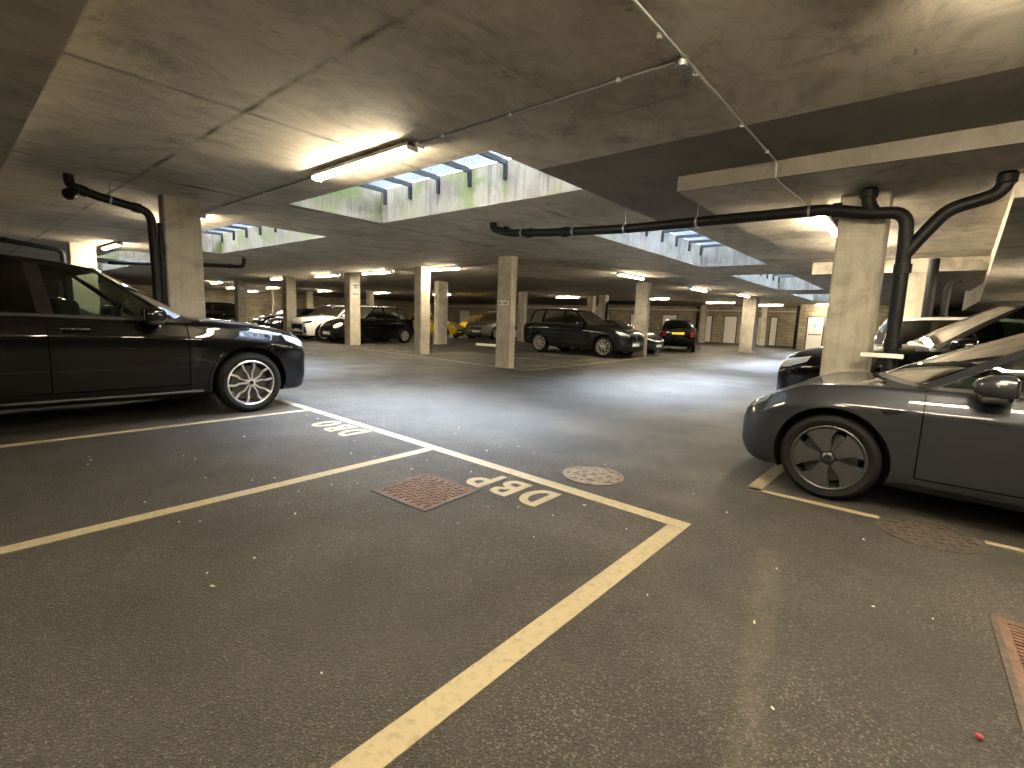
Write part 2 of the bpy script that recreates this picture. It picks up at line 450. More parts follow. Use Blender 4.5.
SEDAN = dict(wb=2.875, nose=.735, tail=-3.85, R=.334, rim=.25, tw=.225, arch=.385, H=1.44,
  W=[(-3.85,.60),(-3.8,.70),(-3.6,.83),(-3.2,.90),(-2.5,.925),(-1,.915),(-.3,.925),(.15,.92),(.40,.87),(.55,.79),(.655,.68),(.71,.57),(.735,.48)],
  zb=[(-3.85,.52),(-3.7,.32),(-3.3,.22),(-2.6,.19),(-.3,.185),(.42,.165),(.57,.18),(.66,.23),(.71,.31),(.735,.40)],
  zsh=[(-3.85,.87),(-3.7,.96),(-3.3,.975),(-2.6,.95),(-1.5,.925),(-.5,.91),(-.1,.905),(.15,.885),(.38,.805),(.54,.715),(.65,.635),(.71,.575),(.735,.53)],
  zt=[(-3.85,.90),(-3.75,1.03),(-3.5,1.06),(-3,1.03),(-2.6,.98),(-.6,.95),(-.3,.945),(0,.90),(.2,.855),(.42,.78),(.57,.715),(.66,.655),(.715,.60),(.735,.56)],
  wsf=.90, crease=.78,
  belt=[(-3.3,.96),(-2,.93),(-.5,.925)], yb=[(-3.3,.72),(-2.6,.80),(-.5,.81)], xcb=-.20, zcb=.955, xab=-.52, xdb=-3.25, xrb=-3.48,
  xct=-1.12, xat=-1.22, xdt=-2.75, xrt=-2.70, roofz=[(-1.1,1.325),(-1.5,1.375),(-2.0,1.395),(-2.6,1.33),(-3.0,1.22)], yr=[(-2.8,.54),(-1.1,.58)], crown=.045,
  cuts=[(-1.66,-1.72),(-1.74,-1.78),(-2.62,-2.45),(-2.70,-2.52)], doors=[(-.52,-1.70),(-1.70,-2.60)], door_z=(.30,.885),
  mirror=(-.86,.93,.985), handles=[-1.50,-2.45], hz=.83,
  lamp=(45,[(-.24,.60),(-.22,.635),(-.08,.665),(.10,.715),(.22,.76),(.19,.70),(.06,.635),(-.08,.605)]),
  tail_lamp=[(.36,.82),(.38,.88),(.60,.93),(.76,.93),(.74,.86),(.56,.81)])

HATCH = dict(wb=2.45, nose=.70, tail=-3.03, R=.305, rim=.205, tw=.19, arch=.355, H=1.5,
  W=[(-3.03,.62),(-2.98,.72),(-2.8,.80),(-2.3,.835),(-1,.83),(-.2,.835),(.2,.82),(.45,.76),(.6,.66),(.67,.56),(.70,.48)],
  zb=[(-3.03,.55),(-2.95,.35),(-2.7,.25),(-2,.21),(-.4,.20),(.3,.19),(.52,.20),(.63,.25),(.68,.32),(.70,.38)],
  zsh=[(-3.03,.90),(-2.95,.96),(-2.7,.99),(-2,.98),(-1,.955),(-.4,.93),(0,.88),(.3,.80),(.52,.71),(.65,.62),(.70,.56)],
  zt=[(-3.03,.94),(-2.9,1.0),(-2.6,1.01),(-.8,.99),(-.45,1.015),(-.2,.99),(.1,.94),(.35,.86),(.54,.77),(.65,.68),(.70,.60)],
  wsf=.92, crease=.80,
  belt=[(-2.9,1.0),(-1.8,.985),(-.4,.945)], yb=[(-2.9,.69),(-2.2,.755),(-.4,.755)], xcb=-.32, zcb=1.01, xab=-.56, xdb=-2.68, xrb=-2.93,
  xct=-1.05, xat=-1.15, xdt=-2.55, xrt=-2.66, roofz=[(-1.05,1.41),(-1.4,1.46),(-1.9,1.475),(-2.4,1.44),(-2.66,1.40)], yr=[(-2.7,.53),(-1.0,.56)], crown=.035,
  cuts=[(-1.42,-1.46),(-1.50,-1.53),(-2.18,-2.14),(-2.26,-2.2)], doors=[(-.60,-1.46),(-1.46,-2.20)], door_z=(.33,.92),
  mirror=(-.78,.87,1.02), handles=[-1.30,-2.05], hz=.87,
  lamp=(48,[(-.18,.60),(-.20,.68),(-.12,.76),(.02,.81),(.13,.80),(.16,.74),(.10,.66),(-.04,.60)]),
  tail_lamp=[(.55,.70),(.53,.84),(.57,.95),(.70,.95),(.74,.84),(.72,.70)])

def lower_body(s):
    W, zb, zs, zt = pchip(s['W']), pchip(s['zb']), pchip(s['zsh']), pchip(s['zt'])
    n0, n1 = s['nose'], s['tail']
    xs = set()
    for k in range(13): xs.add(round(n0 - .42*(1-math.cos(PI/2*k/12)), 4))
    for k in range(10): xs.add(round(n1 + .36*(1-math.cos(PI/2*k/9)), 4))
    x = n0 - .42
    while x > n1 + .36: xs.add(round(x, 4)); x -= .075
    for a, b in s['doors']: xs.add(a); xs.add(b)
    xs = sorted(xs, reverse=True)
    xs = [x for i, x in enumerate(xs) if i == 0 or xs[i-1] - x > .002]
    rows = []
    cz = s['crease']
    for x in xs:
        w, b, sh, t = W(x), zb(x), zs(x), zt(x)
        h = sh - b; ws = w*s['wsf']
        P = [(0, b), (.45*w, b), (.82*w, b+.005), (.935*w, b+.03*h), (.972*w, b+.13*h), (.985*w, b+.32*h), (.996*w, b+.55*h),
             (1.0*w, b+cz*h-.03), (.994*w, b+(cz+.035)*h), (ws+(w-ws)*.35, b+.945*h), (ws, sh), (ws*.94, sh+.35*(t-sh)), (ws*.78, sh+.72*(t-sh)), (ws*.45, sh+.93*(t-sh)), (0, t)]
        C = catmull(P, 3)
        rows.append([(x, y, z) for y, z in C] + [(x, -y, z) for y, z in reversed(C[1:-1])])
    n = len(rows[0]); v = [p for r in rows for p in r]; f = []
    for i in range(len(rows)-1):
        for k in range(n):
            k2 = (k+1) % n
            f.append((i*n+k, i*n+k2, (i+1)*n+k2, (i+1)*n+k))
    # end caps: rings drawn in to the centre so that they shade smoothly
    def cap(base, row, rev):
        nonlocal v, f
        cx = row[0][0]; zc = sum(p[2] for p in row)/n
        prev = list(range(base, base+n))
        for q in (.85, .5, .15):
            st = len(v)
            bul = (n0 - n1)*0.0 + (0.012 if rev else -0.012)*(1-q)
            v += [(cx + bul, p[1]*q, zc + (p[2]-zc)*q) for p in row]
            cur = list(range(st, st+n))
            for k in range(n):
                k2 = (k+1) % n
                f.append((prev[k2], prev[k], cur[k], cur[k2]) if rev else (prev[k], prev[k2], cur[k2], cur[k]))
            prev = cur
        f.append(tuple(prev) if rev else tuple(reversed(prev)))
    cap(0, rows[0], True)
    cap((len(rows)-1)*n, rows[-1], False)
    return v, f

def bool_cut(v, f, cutter):
    a = mesh_obj('tmp_a', v, f, [M['gap']])
    bm = bmesh.new(); bm.from_mesh(a.data); bmesh.ops.recalc_face_normals(bm, faces=bm.faces[:]); bm.to_mesh(a.data); bm.free()
    b = cutter.build('tmp_b', [M['black']])
    mod = a.modifiers.new('cut', 'BOOLEAN'); mod.operation = 'DIFFERENCE'; mod.solver = 'EXACT'; mod.object = b
    try: mod.material_mode = 'TRANSFER'
    except Exception: pass
    bpy.context.view_layer.update()
    dg = bpy.context.evaluated_depsgraph_get()
    me = bpy.data.meshes.new_from_object(a.evaluated_get(dg))
    for o in (a, b):
        d = o.data; bpy.data.objects.remove(o); bpy.data.meshes.remove(d)
    return me

class Skin:
    """casts outlines on to a body"""
    def __init__(self, me):
        self.bvh = BVHTree.FromPolygons([v.co[:] for v in me.vertices], [p.vertices[:] for p in me.polygons])
    def frame(self, ang, side):
        a = math.radians(ang)
        d = Vector((-math.cos(a), -math.sin(a)*side, 0)); r = Vector((-math.sin(a), math.cos(a)*side, 0))
        return d, r
    def hit(self, a, b, d, r):
        o = r*a + Vector((0, 0, b)) - d*8
        loc, nor, i, dist = self.bvh.ray_cast(o, d)
        if loc is None: return None
        if nor.dot(d) > 0: nor = -nor
        return loc, nor
    def patch(self, name, poly, ang, side, mat, parent, off=.006, thick=.03, step=.025, dome=0.0):
        d, r = self.frame(ang, side)
        P = [Vector(p) for p in poly]
        # resample outline
        out = []
        for i, p in enumerate(P):
            q = P[(i+1) % len(P)]; k = max(1, int((q-p).length/step))
            out += [p + (q-p)*(j/k) for j in range(k)]
        n = len(out)
        x0 = min(p.x for p in P); x1 = max(p.x for p in P); y0 = min(p.y for p in P); y1 = max(p.y for p in P)
        pts = list(out)
        def inside(p):
            c = False
            for i in range(n):
                a, b = out[i], out[(i+1) % n]
                if (a.y > p.y) != (b.y > p.y) and p.x < (b.x-a.x)*(p.y-a.y)/(b.y-a.y)+a.x: c = not c
            return c
        yy = y0 + step/2
        while yy < y1:
            xx = x0 + step/2
            while xx < x1:
                p = Vector((xx, yy))
                if inside(p) and min((p-q).length for q in out) > step*.5: pts.append(p)
                xx += step
            yy += step
        V, E, F, *_ = delaunay_2d_cdt(pts, [(i, (i+1) % n) for i in range(n)], [], 1, 1e-6)
        top = []; ok = []
        last = None
        for p in V:
            h = self.hit(p[0], p[1], d, r)
            if h is None: h = last
            if h is None: return None
            last = h
            edge = min((Vector((p[0], p[1]))-q).length for q in out)
            top.append(h[0] + h[1]*off - d*(dome*min(1, edge/.05)))
        v = [t[:] for t in top]; f = [tuple(x) for x in F]
        m = len(v)
        # rim going inwards so that the patch is a solid lid
        cnt = {}
        for q in f:
            for i in range(len(q)):
                e = (q[i], q[(i+1) % len(q)]); cnt[e] = 1
        for (a, b) in list(cnt):
            if (b, a) not in cnt:
                k = len(v); v += [(Vector(v[a]) + d*thick)[:], (Vector(v[b]) + d*thick)[:]]
                f.append((b, a, k, k+1))
        mb = MB(); mb.add(v, f)
        return mb.build(name, mat, parent, 40)
    def ribbon(self, name, pts, w, mat, parent, side=1, ang=90, off=.0025, step=.03, thick=0.0, round_=0):
        d, r = self.frame(ang, side)
        P = [Vector(p) for p in pts]
        out = [P[0]]
        for i in range(len(P)-1):
            k = max(1, int((P[i+1]-P[i]).length/step))
            out += [P[i] + (P[i+1]-P[i])*((j+1)/k) for j in range(k)]
        v = []; f = []; prev = False
        for i, p in enumerate(out):
            t = (out[min(i+1, len(out)-1)] - out[max(i-1, 0)]).normalized()
            nn = Vector((-t.y, t.x))
            h1 = self.hit(*(p + nn*w/2), d, r); h2 = self.hit(*(p - nn*w/2), d, r)
            if not h1 or not h2 or (h1[0]-h2[0]).length > w*4 + .05:
                prev = False; continue
            a = h1[0] + h1[1]*off; b = h2[0] + h2[1]*off
            k = len(v)
            if thick: 
                a2 = h1[0] + h1[1]*(off+thick); b2 = h2[0] + h2[1]*(off+thick)
                v += [a[:], a2[:], b2[:], b[:]]
                if prev:
                    for q in range(3): f.append((k-4+q, k-3+q, k+1+q, k+q))
            else:
                v += [a[:], b[:]]
                if prev: f.append((k-2, k-1, k+1, k))
            prev = True
        if not f: return None
        mb = MB(); mb.add(v, f)
        return mb.build(name, mat, parent, 40)

def greenhouse(s, root, paint, roof_mat, glass_front, glass_rear, pillar_mat):
    belt, yb, rz, yr = pchip(s['belt']), pchip(s['yb']), pchip(s['roofz']), pchip(s['yr'])
    cr = s['crown']
    ts = [0, .055, .2, .4, .6, .8, .925, 1.0]
    us = [0, .2, .4, .6, .78, .925, 1.0]
    base = []; top = []; kind = []     # column points from front centre to rear centre
    for u in us:                       # windscreen
        y = u*yb(s['xab']); base.append((s['xcb'] + (s['xab']-s['xcb'])*u**2.3, y, s['zcb'] + (belt(s['xab'])-s['zcb'])*u**2))
        y = u*yr(s['xat']); top.append((s['xct'] + (s['xat']-s['xct'])*u**2.3, y, rz(s['xat']) + cr*(1-u*u)))
    nf = len(us) - 1
    for i in range(nf): kind.append('windscreen' if i < nf-1 else 'pillar')
    br = [(s['xab'], s['xat'])] + s['cuts'] + [(s['xdb'], s['xdt'])]
    a_w = .05
    seg = []
    names = ['side_front', 'pillar', 'side_rear', 'pillar', 'side_quarter']
    for i in range(5):
        (b0, t0), (b1, t1) = br[i], br[i+1]
        k = 1 if names[i] == 'pillar' else (8 if i == 0 else 6 if i == 2 else 3)
        for j in range(k): seg.append((b0+(b1-b0)*(j+1)/k, t0+(t1-t0)*(j+1)/k, names[i]))
    # thin A-pillar edge column then thin D-pillar edge
    first = seg[0]
    seg.insert(0, (s['xab'] + (first[0]-s['xab'])*.22, s['xat'] + (first[1]-s['xat'])*.22, 'pillar'))
    lb = seg[-2]; ld = seg[-1]
    seg[-1] = (lb[0]+(ld[0]-lb[0])*.55, lb[1]+(ld[1]-lb[1])*.55, 'side_quarter'); seg.append((ld[0], ld[1], 'dpillar'))
    for (xb, xt, nm) in seg:
        base.append((xb, yb(xb), belt(xb))); top.append((xt, yr(xt), rz(xt))); kind.append(nm)
    ns = len(seg)
    for u in reversed(us[:-1]):
        base.append((s['xrb'] + (s['xdb']-s['xrb'])*u**2.3, u*yb(s['xdb']), belt(s['xdb'])))
        top.append((s['xrt'] + (s['xdt']-s['xrt'])*u**2.3, u*yr(s['xdt']), rz(s['xdt']) + cr*(1-u*u)))
    for i in range(nf): kind.append('rear_window' if i > 0 else 'dpillar')
    nc = len(base)
    V = []
    def col(i, side):
        b = Vector(base[i]); t = Vector(top[i]); out = []
        n = Vector((0, 1, 0)) if nf <= i <= nf+ns else (Vector((1, 0, .6)) if i < nf else Vector((-1, 0, .3)))
        n.normalize()
        # sides bulge a little, screens a little more
        for q in ts:
            p = b.lerp(t, q) + n*(.028 if nf <= i <= nf+ns else .02)*math.sin(PI*q)*(1.0 if nf < i < nf+ns else .8)
            out.append((p.x, p.y*side, p.z))
        return out
    idx = {}
    loop = [(i, 1) for i in range(nc)] + [(i, -1) for i in range(nc-2, 0, -1)]
    for c in loop:
        idx[c] = len(V); V += col(*c)
    idx[(0, -1)] = idx[(0, 1)]; idx[(nc-1, -1)] = idx[(nc-1, 1)]
    nt = len(ts)
    F = {}
    def put(k, f): F.setdefault(k, []).append(f)
    for side in (1, -1):
        for i in range(nc-1):
            a, b = idx[(i, side)], idx[(i+1, side)]
            for j in range(nt-1):
                q = (a+j, a+j+1, b+j+1, b+j) if side > 0 else (a+j, b+j, b+j+1, a+j+1)
                k = kind[i]
                if j == 0: kk = 'trim'
                elif j == nt-2: kk = 'frame'
                elif k == 'pillar' and nf < i < nf+ns: kk = 'bpillar%d%d' % (side, 0 if i < nf+12 else 1)
                elif k in ('pillar', 'dpillar'): kk = 'frame'
                else: kk = k + ('_l' if side > 0 else '_r') if k.startswith('side') else k
                if i == nf: kk = 'frame' if j > 0 else 'trim'
                put(kk, q)
    # roof: windscreen head, cross strips, rear head
    m = nf
    def strip(i):
        # points across the roof between left and right column i (both tops)
        L = Vector(V[idx[(i, 1)]+nt-1]); R = Vector(V[idx[(i, -1)]+nt-1]); out = []
        for k in range(2*m+1):
            if k == 0: out.append(idx[(i, 1)]+nt-1); continue
            if k == 2*m: out.append(idx[(i, -1)]+nt-1); continue
            u = us[m-k] if k < m else us[k-m]
            y = L.y*u*(1 if k < m else -1)
            V.append((L.x, y, L.z + cr*(1-u*u))); out.append(len(V)-1)
        return out
    head = [idx[(m-k, 1)]+nt-1 if k <= m else idx[(k-m, -1)]+nt-1 for k in range(2*m+1)]
    rows = [head] + [strip(i) for i in range(nf+1, nf+ns)]
    rear = [idx[(nf+ns+k, 1)]+nt-1 for k in range(m+1)] + [idx[(nf+ns+m-k, -1)]+nt-1 for k in range(1, m+1)]
    rows.append(rear)
    for a, b in zip(rows, rows[1:]):
        for k in range(2*m):
            q = (a[k], a[k+1], b[k+1], b[k])
            q = tuple(dict.fromkeys(q))
            if len(q) > 2: put('roof', q)
    def mk(name, keys, mat, ang=40):
        fs = [f for k in keys for f in F.get(k, [])]
        if not fs: return None
        used = sorted({i for f in fs for i in f}); mp = {o: n for n, o in enumerate(used)}
        return mesh_obj(name, [V[i] for i in used], [tuple(mp[i] for i in f) for f in fs], mat, root, ang)
    mk('window_frame', ['frame'], paint, 50)
    mk('roof', ['roof'], roof_mat, 50)
    for k in [k for k in F if k.startswith('bpillar')]: mk('pillar_cover', [k], pillar_mat)
    mk('window_trim', ['trim'], M['black'], 50)
    mk('windscreen', ['windscreen'], glass_front, 60)
    mk('rear_window', ['rear_window'], glass_rear, 60)
    for sd in ('_l', '_r'):
        mk('door_window', ['side_front'+sd], glass_front, 60)
        mk('rear_door_window', ['side_rear'+sd], glass_rear, 60)
        mk('quarter_window', ['side_quarter'+sd], glass_rear, 60)

def rot2(p, a): return (p[0]*math.cos(a)-p[1]*math.sin(a), p[0]*math.sin(a)+p[1]*math.cos(a))

def wheel(s, root, x, side, style):
    R, r, tw = s['R'], s['rim'], s['tw']
    yo = pchip(s['W'])(x) - .012
    # local: outer face at y = 0, inwards negative; mirrored for the other side
    def Y(h): return side*(yo + h)
    prof = [(r-.005, -tw+.02), (r+.02, -tw), (R-.03, -tw+.005), (R-.008, -tw+.03), (R, -tw+.06), (R, -.06), (R-.006, -.03), (R-.03, -.008), (R-.05, -.002), (r+.045, .004), (r+.02, -.002), (r+.004, -.012), (r-.004, -.03)]
    t = MB(); t.lathe([(a, Y(h)) for a, h in prof], 56, 'y', (x, 0, R)); tyre = t.build('wheel', M['rubber'], root, 40)
    rim = MB()
    rim.lathe([(r+.004, Y(-.010)), (r-.006, Y(-.004)), (r-.016, Y(-.010)), (r-.022, Y(-.05)), (r-.03, Y(-.16)), (r-.01, Y(-.17))], 56, 'y', (x, 0, R))
    mats = {'yspoke': M['alloy'], 'aero': M['dark_alloy'], 'multi': M['silver_alloy'], 'five': M['alloy'], 'dark': M['dark_alloy']}[style]
    def spoke(poly, a, y0, y1, ins=.0):
        P = [rot2(p, a) for p in poly]
        rim.prism([(x+p[0], R+p[1]) for p in P], Y(y0), Y(y1), ins)
    if style == 'yspoke':
        for k in range(5):
            a = 2*PI*k/5 + PI/2 + .12
            for sg in (1, -1):
                # wavy double spoke, widening towards the rim
                c = [(.035, .012), (.085, .020), (.13, .030), (.17, .058), (r-.008, .072)]
                w = [.011, .009, .009, .010, .014]
                L = [(p[0], sg*p[1]+w[i]) for i, p in enumerate(c)]; Rr = [(p[0], sg*p[1]-w[i]) for i, p in enumerate(c)]
                spoke(L + Rr[::-1], a, -.055, -.014)
        rim.lathe([(.0, Y(-.010)), (.034, Y(-.012)), (.05, Y(-.02)), (.058, Y(-.06))], 24, 'y', (x, 0, R))
    elif style == 'aero':
        rim.lathe([(.10, Y(-.052)), (.05, Y(-.05))], 40, 'y', (x, 0, R))
        for k in range(5):
            a = 2*PI*k/5 + PI/2 - .30
            poly = [(.052, -.030), (.10, -.075), (.16, -.122), (r*.80, -.148)]
            poly = [(.050, -.024), (r*.55, -.080), (r*.80, -.128)]
            arc = [((r-.018)*math.cos(q), (r-.018)*math.sin(q)) for q in np.linspace(-.47, .50, 9)]
            poly = [(.046, -.030), (r*.45, -.052)] + arc + [(r*.60, .060), (.046, .030)]
            spoke(poly, a, -.05, -.012, .04)
        rim.lathe([(0, Y(-.006)), (.030, Y(-.008)), (.044, Y(-.02)), (.05, Y(-.05))], 24, 'y', (x, 0, R))
    elif style == 'five':
        for k in range(5):
            a = 2*PI*k/5 + PI/2
            for sg in (1, -1):
                spoke([(.03, sg*.004), (.03, sg*.028), (r-.012, sg*.062), (r-.012, sg*.030)], a, -.06, -.015)
        rim.lathe([(0, Y(-.012)), (.034, Y(-.014)), (.05, Y(-.06))], 24, 'y', (x, 0, R))
    else:
        n = 9 if style == 'multi' else 10
        for k in range(n):
            spoke([(.03, .012), (.03, -.012), (r-.012, -.022), (r-.012, .022)], 2*PI*k/n + PI/2, -.06, -.015)
        rim.lathe([(0, Y(-.012)), (.034, Y(-.014)), (.05, Y(-.06))], 24, 'y', (x, 0, R))
    rim.build('rim', mats, tyre, 30)
    d = MB(); d.lathe([(.05, Y(-.085)), (r*.76, Y(-.085)), (r*.76, Y(-.11)), (.05, Y(-.11))], 40, 'y', (x, 0, R)); d.build('brake_disc', M['disc'], tyre, 30)
    cp = MB(); cp.lathe([(0, Y(-.003)), (.022, Y(-.004)), (.026, Y(-.012))], 20, 'y', (x, 0, R)); cp.build('hub_cap', M['gloss_black'] if style in ('yspoke', 'aero') else mats, tyre, 40)
    if style == 'yspoke':
        cl = MB(); cl.rbox(x-.17, x-.09, min(Y(-.08), Y(-.12)), max(Y(-.08), Y(-.12)), R-.09, R+.09, .02); cl.build('brake_calliper', M['disc'], tyre, 40)
    return tyre

def mirror(s, root, side, paint, size=1.0):
    x, y, z = s['mirror']
    g = MB()
    # housing: a rounded shell, flat at the back, tapering forwards and outwards
    prof = [(-.085, .062, .070), (-.07, .082, .088), (-.02, .09, .092), (.05, .075, .080), (.10, .048, .052), (.125, .012, .014)]
    v = []; f = []; n = 16
    for (dx, ry, rz) in prof:
        for k in range(n):
            t = 2*PI*k/n
            cy = math.copysign(abs(math.cos(t))**.7, math.cos(t)); cz = math.copysign(abs(math.sin(t))**.8, math.sin(t))
            v.append((x + dx*size, side*(y + (1.15*ry*cy)*size), z + (rz*cz*.95)*size))
    for i in range(len(prof)-1):
        for k in range(n): f.append((i*n+k, i*n+(k+1) % n, (i+1)*n+(k+1) % n, (i+1)*n+k))
    f.append(tuple(range(n))); f.append(tuple(range((len(prof)-1)*n, len(prof)*n)))
    g.add(v, f); h = g.build('wing_mirror', paint, root, 40)
    a = MB(); a.tube([(x+.01, side*(y-.07), z-.06), (x+.03, side*(y-.17), z-.09)], [.03, .035], 8); a.build('mirror_arm', M['black'], h, 40)
    q = MB(); q.rbox(x-.092*size, x-.084*size, *sorted((side*(y-.075*size), side*(y+.075*size))), z-.055*size, z+.06*size, .003); q.build('mirror_glass', M['chrome'], h)
    t = MB(); t.rbox(x-.05, x+.08, *sorted((side*(y-.09), side*(y+.09))), z-.095*size, z-.055*size, .015); t.build('mirror_base', M['black'], h, 40)

def seats(s, root):
    b = pchip(s['belt'])(-1.3)
    for sd in (1, -1):
        m = MB(); m.rbox(-1.72, -1.50, sd*.40-.24, sd*.40+.24, b-.25, b+.18, .06, 3); st = m.build('seat', M['interior'], root, 40)
        m = MB(); m.rbox(-1.75, -1.63, sd*.40-.13, sd*.40+.13, b+.20, b+.36, .04, 3); m.build('headrest', M['interior'], st, 40)
    m = MB(); m.rbox(-1.05, -.62, -.70, .70, b-.12, b+.015, .05, 3); m.build('dashboard', M['interior'], root, 40)
    m = MB()
    c = Vector((-1.18, -.38, b+.02)); n = 28
    pts = [c + Vector((.19*.35*math.sin(2*PI*k/n), .19*math.cos(2*PI*k/n), .19*.93*math.sin(2*PI*k/n))) for k in range(n+1)]
    m.tube(pts, .014, 8, False); m.build('steering_wheel', M['interior'], root, 40)

def build_car(s, loc, heading, label, paint, style='multi', scale=1.0, glass=None, glass_rear=None, roof=None, lens='lens', plate='white', near=False,
              group=None, front=None, name='car', trim_black=True, sx=None):
    root = empty(name, (loc[0], loc[1], 0), heading, scale)
    tag(root, label, 'car', group)
    P = M[paint]; RF = M[roof] if roof else P
    v, f = lower_body(s)
    cut = MB()
    W = pchip(s['W'])
    for x in (0, -s['wb']):
        for sd in (1, -1):
            y0, y1 = sorted((sd*(W(x)-.32), sd*(W(x)+.25)))
            cut.lathe([(.001, y0), (s['arch'], y0), (s['arch'], y1), (.001, y1)], 40, 'y', (x, 0, s['R']+.012), True)
    me = bool_cut(v, f, cut)
    skin = Skin(me)
    # split into body, doors and dark cabin floor
    bm = bmesh.new(); bm.from_mesh(me)
    yb = pchip(s['yb']); belt = pchip(s['belt'])
    groups = {}
    dz0, dz1 = s['door_z']
    for fc in bm.faces:
        c = fc.calc_center_median(); key = 'body'
        if fc.material_index > 0: key = 'wheel_arch' + ('+' if c.y > 0 else '-') + ('+' if c.x > -1 else '-')
        elif c.x < s['xcb']-.12 and c.x > s['xrb']+.15 and fc.normal.z > .6 and abs(c.y) < yb(c.x)-.02 and c.z > s['zcb']-.25 and c.z > dz1-.05: key = 'cabin_floor'
        else:
            for k, (a, b) in enumerate(s['doors']):
                if b <= c.x <= a and dz0 < c.z < dz1 and abs(c.y) > .5*W(c.x) and abs(fc.normal.y) > .3:
                    key = ('front_door', 'rear_door')[k] + ('+' if c.y > 0 else '-')
        groups.setdefault(key, []).append(fc)
    mats = {'body': P, 'wheel_arch': M['black'], 'cabin_floor': M['interior']}
    for key, fs in groups.items():
        used = {}; vv = []; ff = []
        for fc in fs:
            q = []
            for vt in fc.verts:
                if vt.index not in used: used[vt.index] = len(vv); vv.append(vt.co[:])
                q.append(used[vt.index])
            ff.append(q)
        mesh_obj(key.rstrip('+-'), vv, ff, mats.get(key.rstrip('+-'), P), root, 40)
    bm.free()
    gl = M[glass or 'glass']; gr = M[glass_rear or glass or 'dark_glass']
    greenhouse(s, root, P, RF, gl, gr, M['gloss_black'])
    for x in (0, -s['wb']):
        for sd in (1, -1): wheel(s, root, x, sd, style)
    for sd in (1, -1):
        mirror(s, root, sd, P)
        skin.patch('headlight', s['lamp'][1], s['lamp'][0], sd, M[lens], root, .004, .03, .03, .006)
        # tail lamps: cast from behind
        poly = s['tail_lamp']
        skin.patch('tail_light', [(-p[0], p[1]) for p in poly], 180, sd, M['red_lens'], root, .004, .03, .04)
        # door seams
        for (a, b) in s['doors']:
            for xx in {a, b}:
                zt = belt(xx) + .02
                skin.ribbon('door_seam', [(-xx, dz0), (-xx, zt)], .008, M['gap'], root, sd, 90)
            skin.ribbon('door_seam', [(-a, dz0), (-b, dz0)], .008, M['gap'], root, sd, 90)
        for hx in s['handles']:
            hh = skin.hit(-hx, s['hz'], *skin.frame(90, sd))
            if hh:
                m = MB(); y = abs(hh[0].y)
                m.rbox(hx-.10, hx+.12, *sorted((sd*(y+.012), sd*(y+.034))), s['hz']-.014, s['hz']+.014, .008, 2)
                m.rbox(hx-.095, hx-.06, *sorted((sd*(y-.02), sd*(y+.02))), s['hz']-.010, s['hz']+.010, .004, 1)
                m.rbox(hx+.08, hx+.115, *sorted((sd*(y-.02), sd*(y+.02))), s['hz']-.010, s['hz']+.010, .004, 1)
                m.build('door_handle', P, root, 40)
        if trim_black:
            # sill strip and wheel-arch lips
            z0 = pchip(s['zb'])
            skin.ribbon('sill_trim', [(s['arch']+.02, z0(-.5)+.045), (s['wb']-s['arch']-.02, z0(-2)+.045)], .07, M['black'], root, sd, 90, .002, .06, .006)
            for x in (0, -s['wb']):
                pts = [(-x + (s['arch']+.018)*math.cos(q), s['R']+.012 + (s['arch']+.018)*math.sin(q)) for q in np.linspace(-.10, PI+.10, 26)]
                skin.ribbon('arch_trim', pts, .036, P if s is SUV else M['black'], root, sd, 90, .002, .05, .008)
    # plates
    for fr in (1, -1):
        d = Vector((-fr, 0, 0))
        zz = (.42 if s is SUV else .34) if fr > 0 else (.80 if s is HATCH else .72)
        h = skin.bvh.ray_cast(Vector((fr*8, .0, zz+.05)), d)
        if h[0] is not None:
            m = MB(); x = h[0].x
            m.rbox(*sorted((x-fr*.02, x+fr*.014)), -.26, .26, zz, zz+.111, .004, 1)
            pm = M['plate_white'] if fr > 0 else M['plate_yellow']
            m.build('number_plate', pm, root)
    # grille and lower intake
    if front: front(s, skin, root, P)
    else:
        zc = s['zt'][-1][1] - .10
        skin.patch('grille', [(-.40, zc-.09), (-.42, zc), (-.34, zc+.05), (.34, zc+.05), (.42, zc), (.40, zc-.09)], 0, 1, M['black'], root, .004, .02, .05)
        zb = s['zb'][-1][1]
        skin.patch('lower_intake', [(-.42, zb-.10), (-.46, zb-.01), (.46, zb-.01), (.42, zb-.10)], 0, 1, M['black'], root, .004, .02, .05)
    if near: seats(s, root)
    return root, skin

# ------------------------------------------------------------------ the building
H = 2.93            # slab soffit
XR, YR = 42.0, 48.0
XL, YL = -5.5, -14.0

def struct(o, kind='structure'): o['kind'] = kind; return o

fl = MB(); fl.box(XL, XR, YL, YR, -.25, 0); struct(fl.build('floor', M['asphalt']))
def wall(name, x0, x1, y0, y1, z0=0, z1=H, mat='wall'):
    m = MB(); m.box(x0, x1, y0, y1, z0, z1); return struct(m.build(name, M[mat]))
wall('wall_back', XR, XR+.3, YL, YR)
wall('wall_left', XL, XR, YR, YR+.3)
wall('wall_front', XL-.3, XL, YL, YR)
wall('wall_right', XL, XR, YL-.3, YL)
wall('wall_recess', 36.2, XR, .5, 6.30)

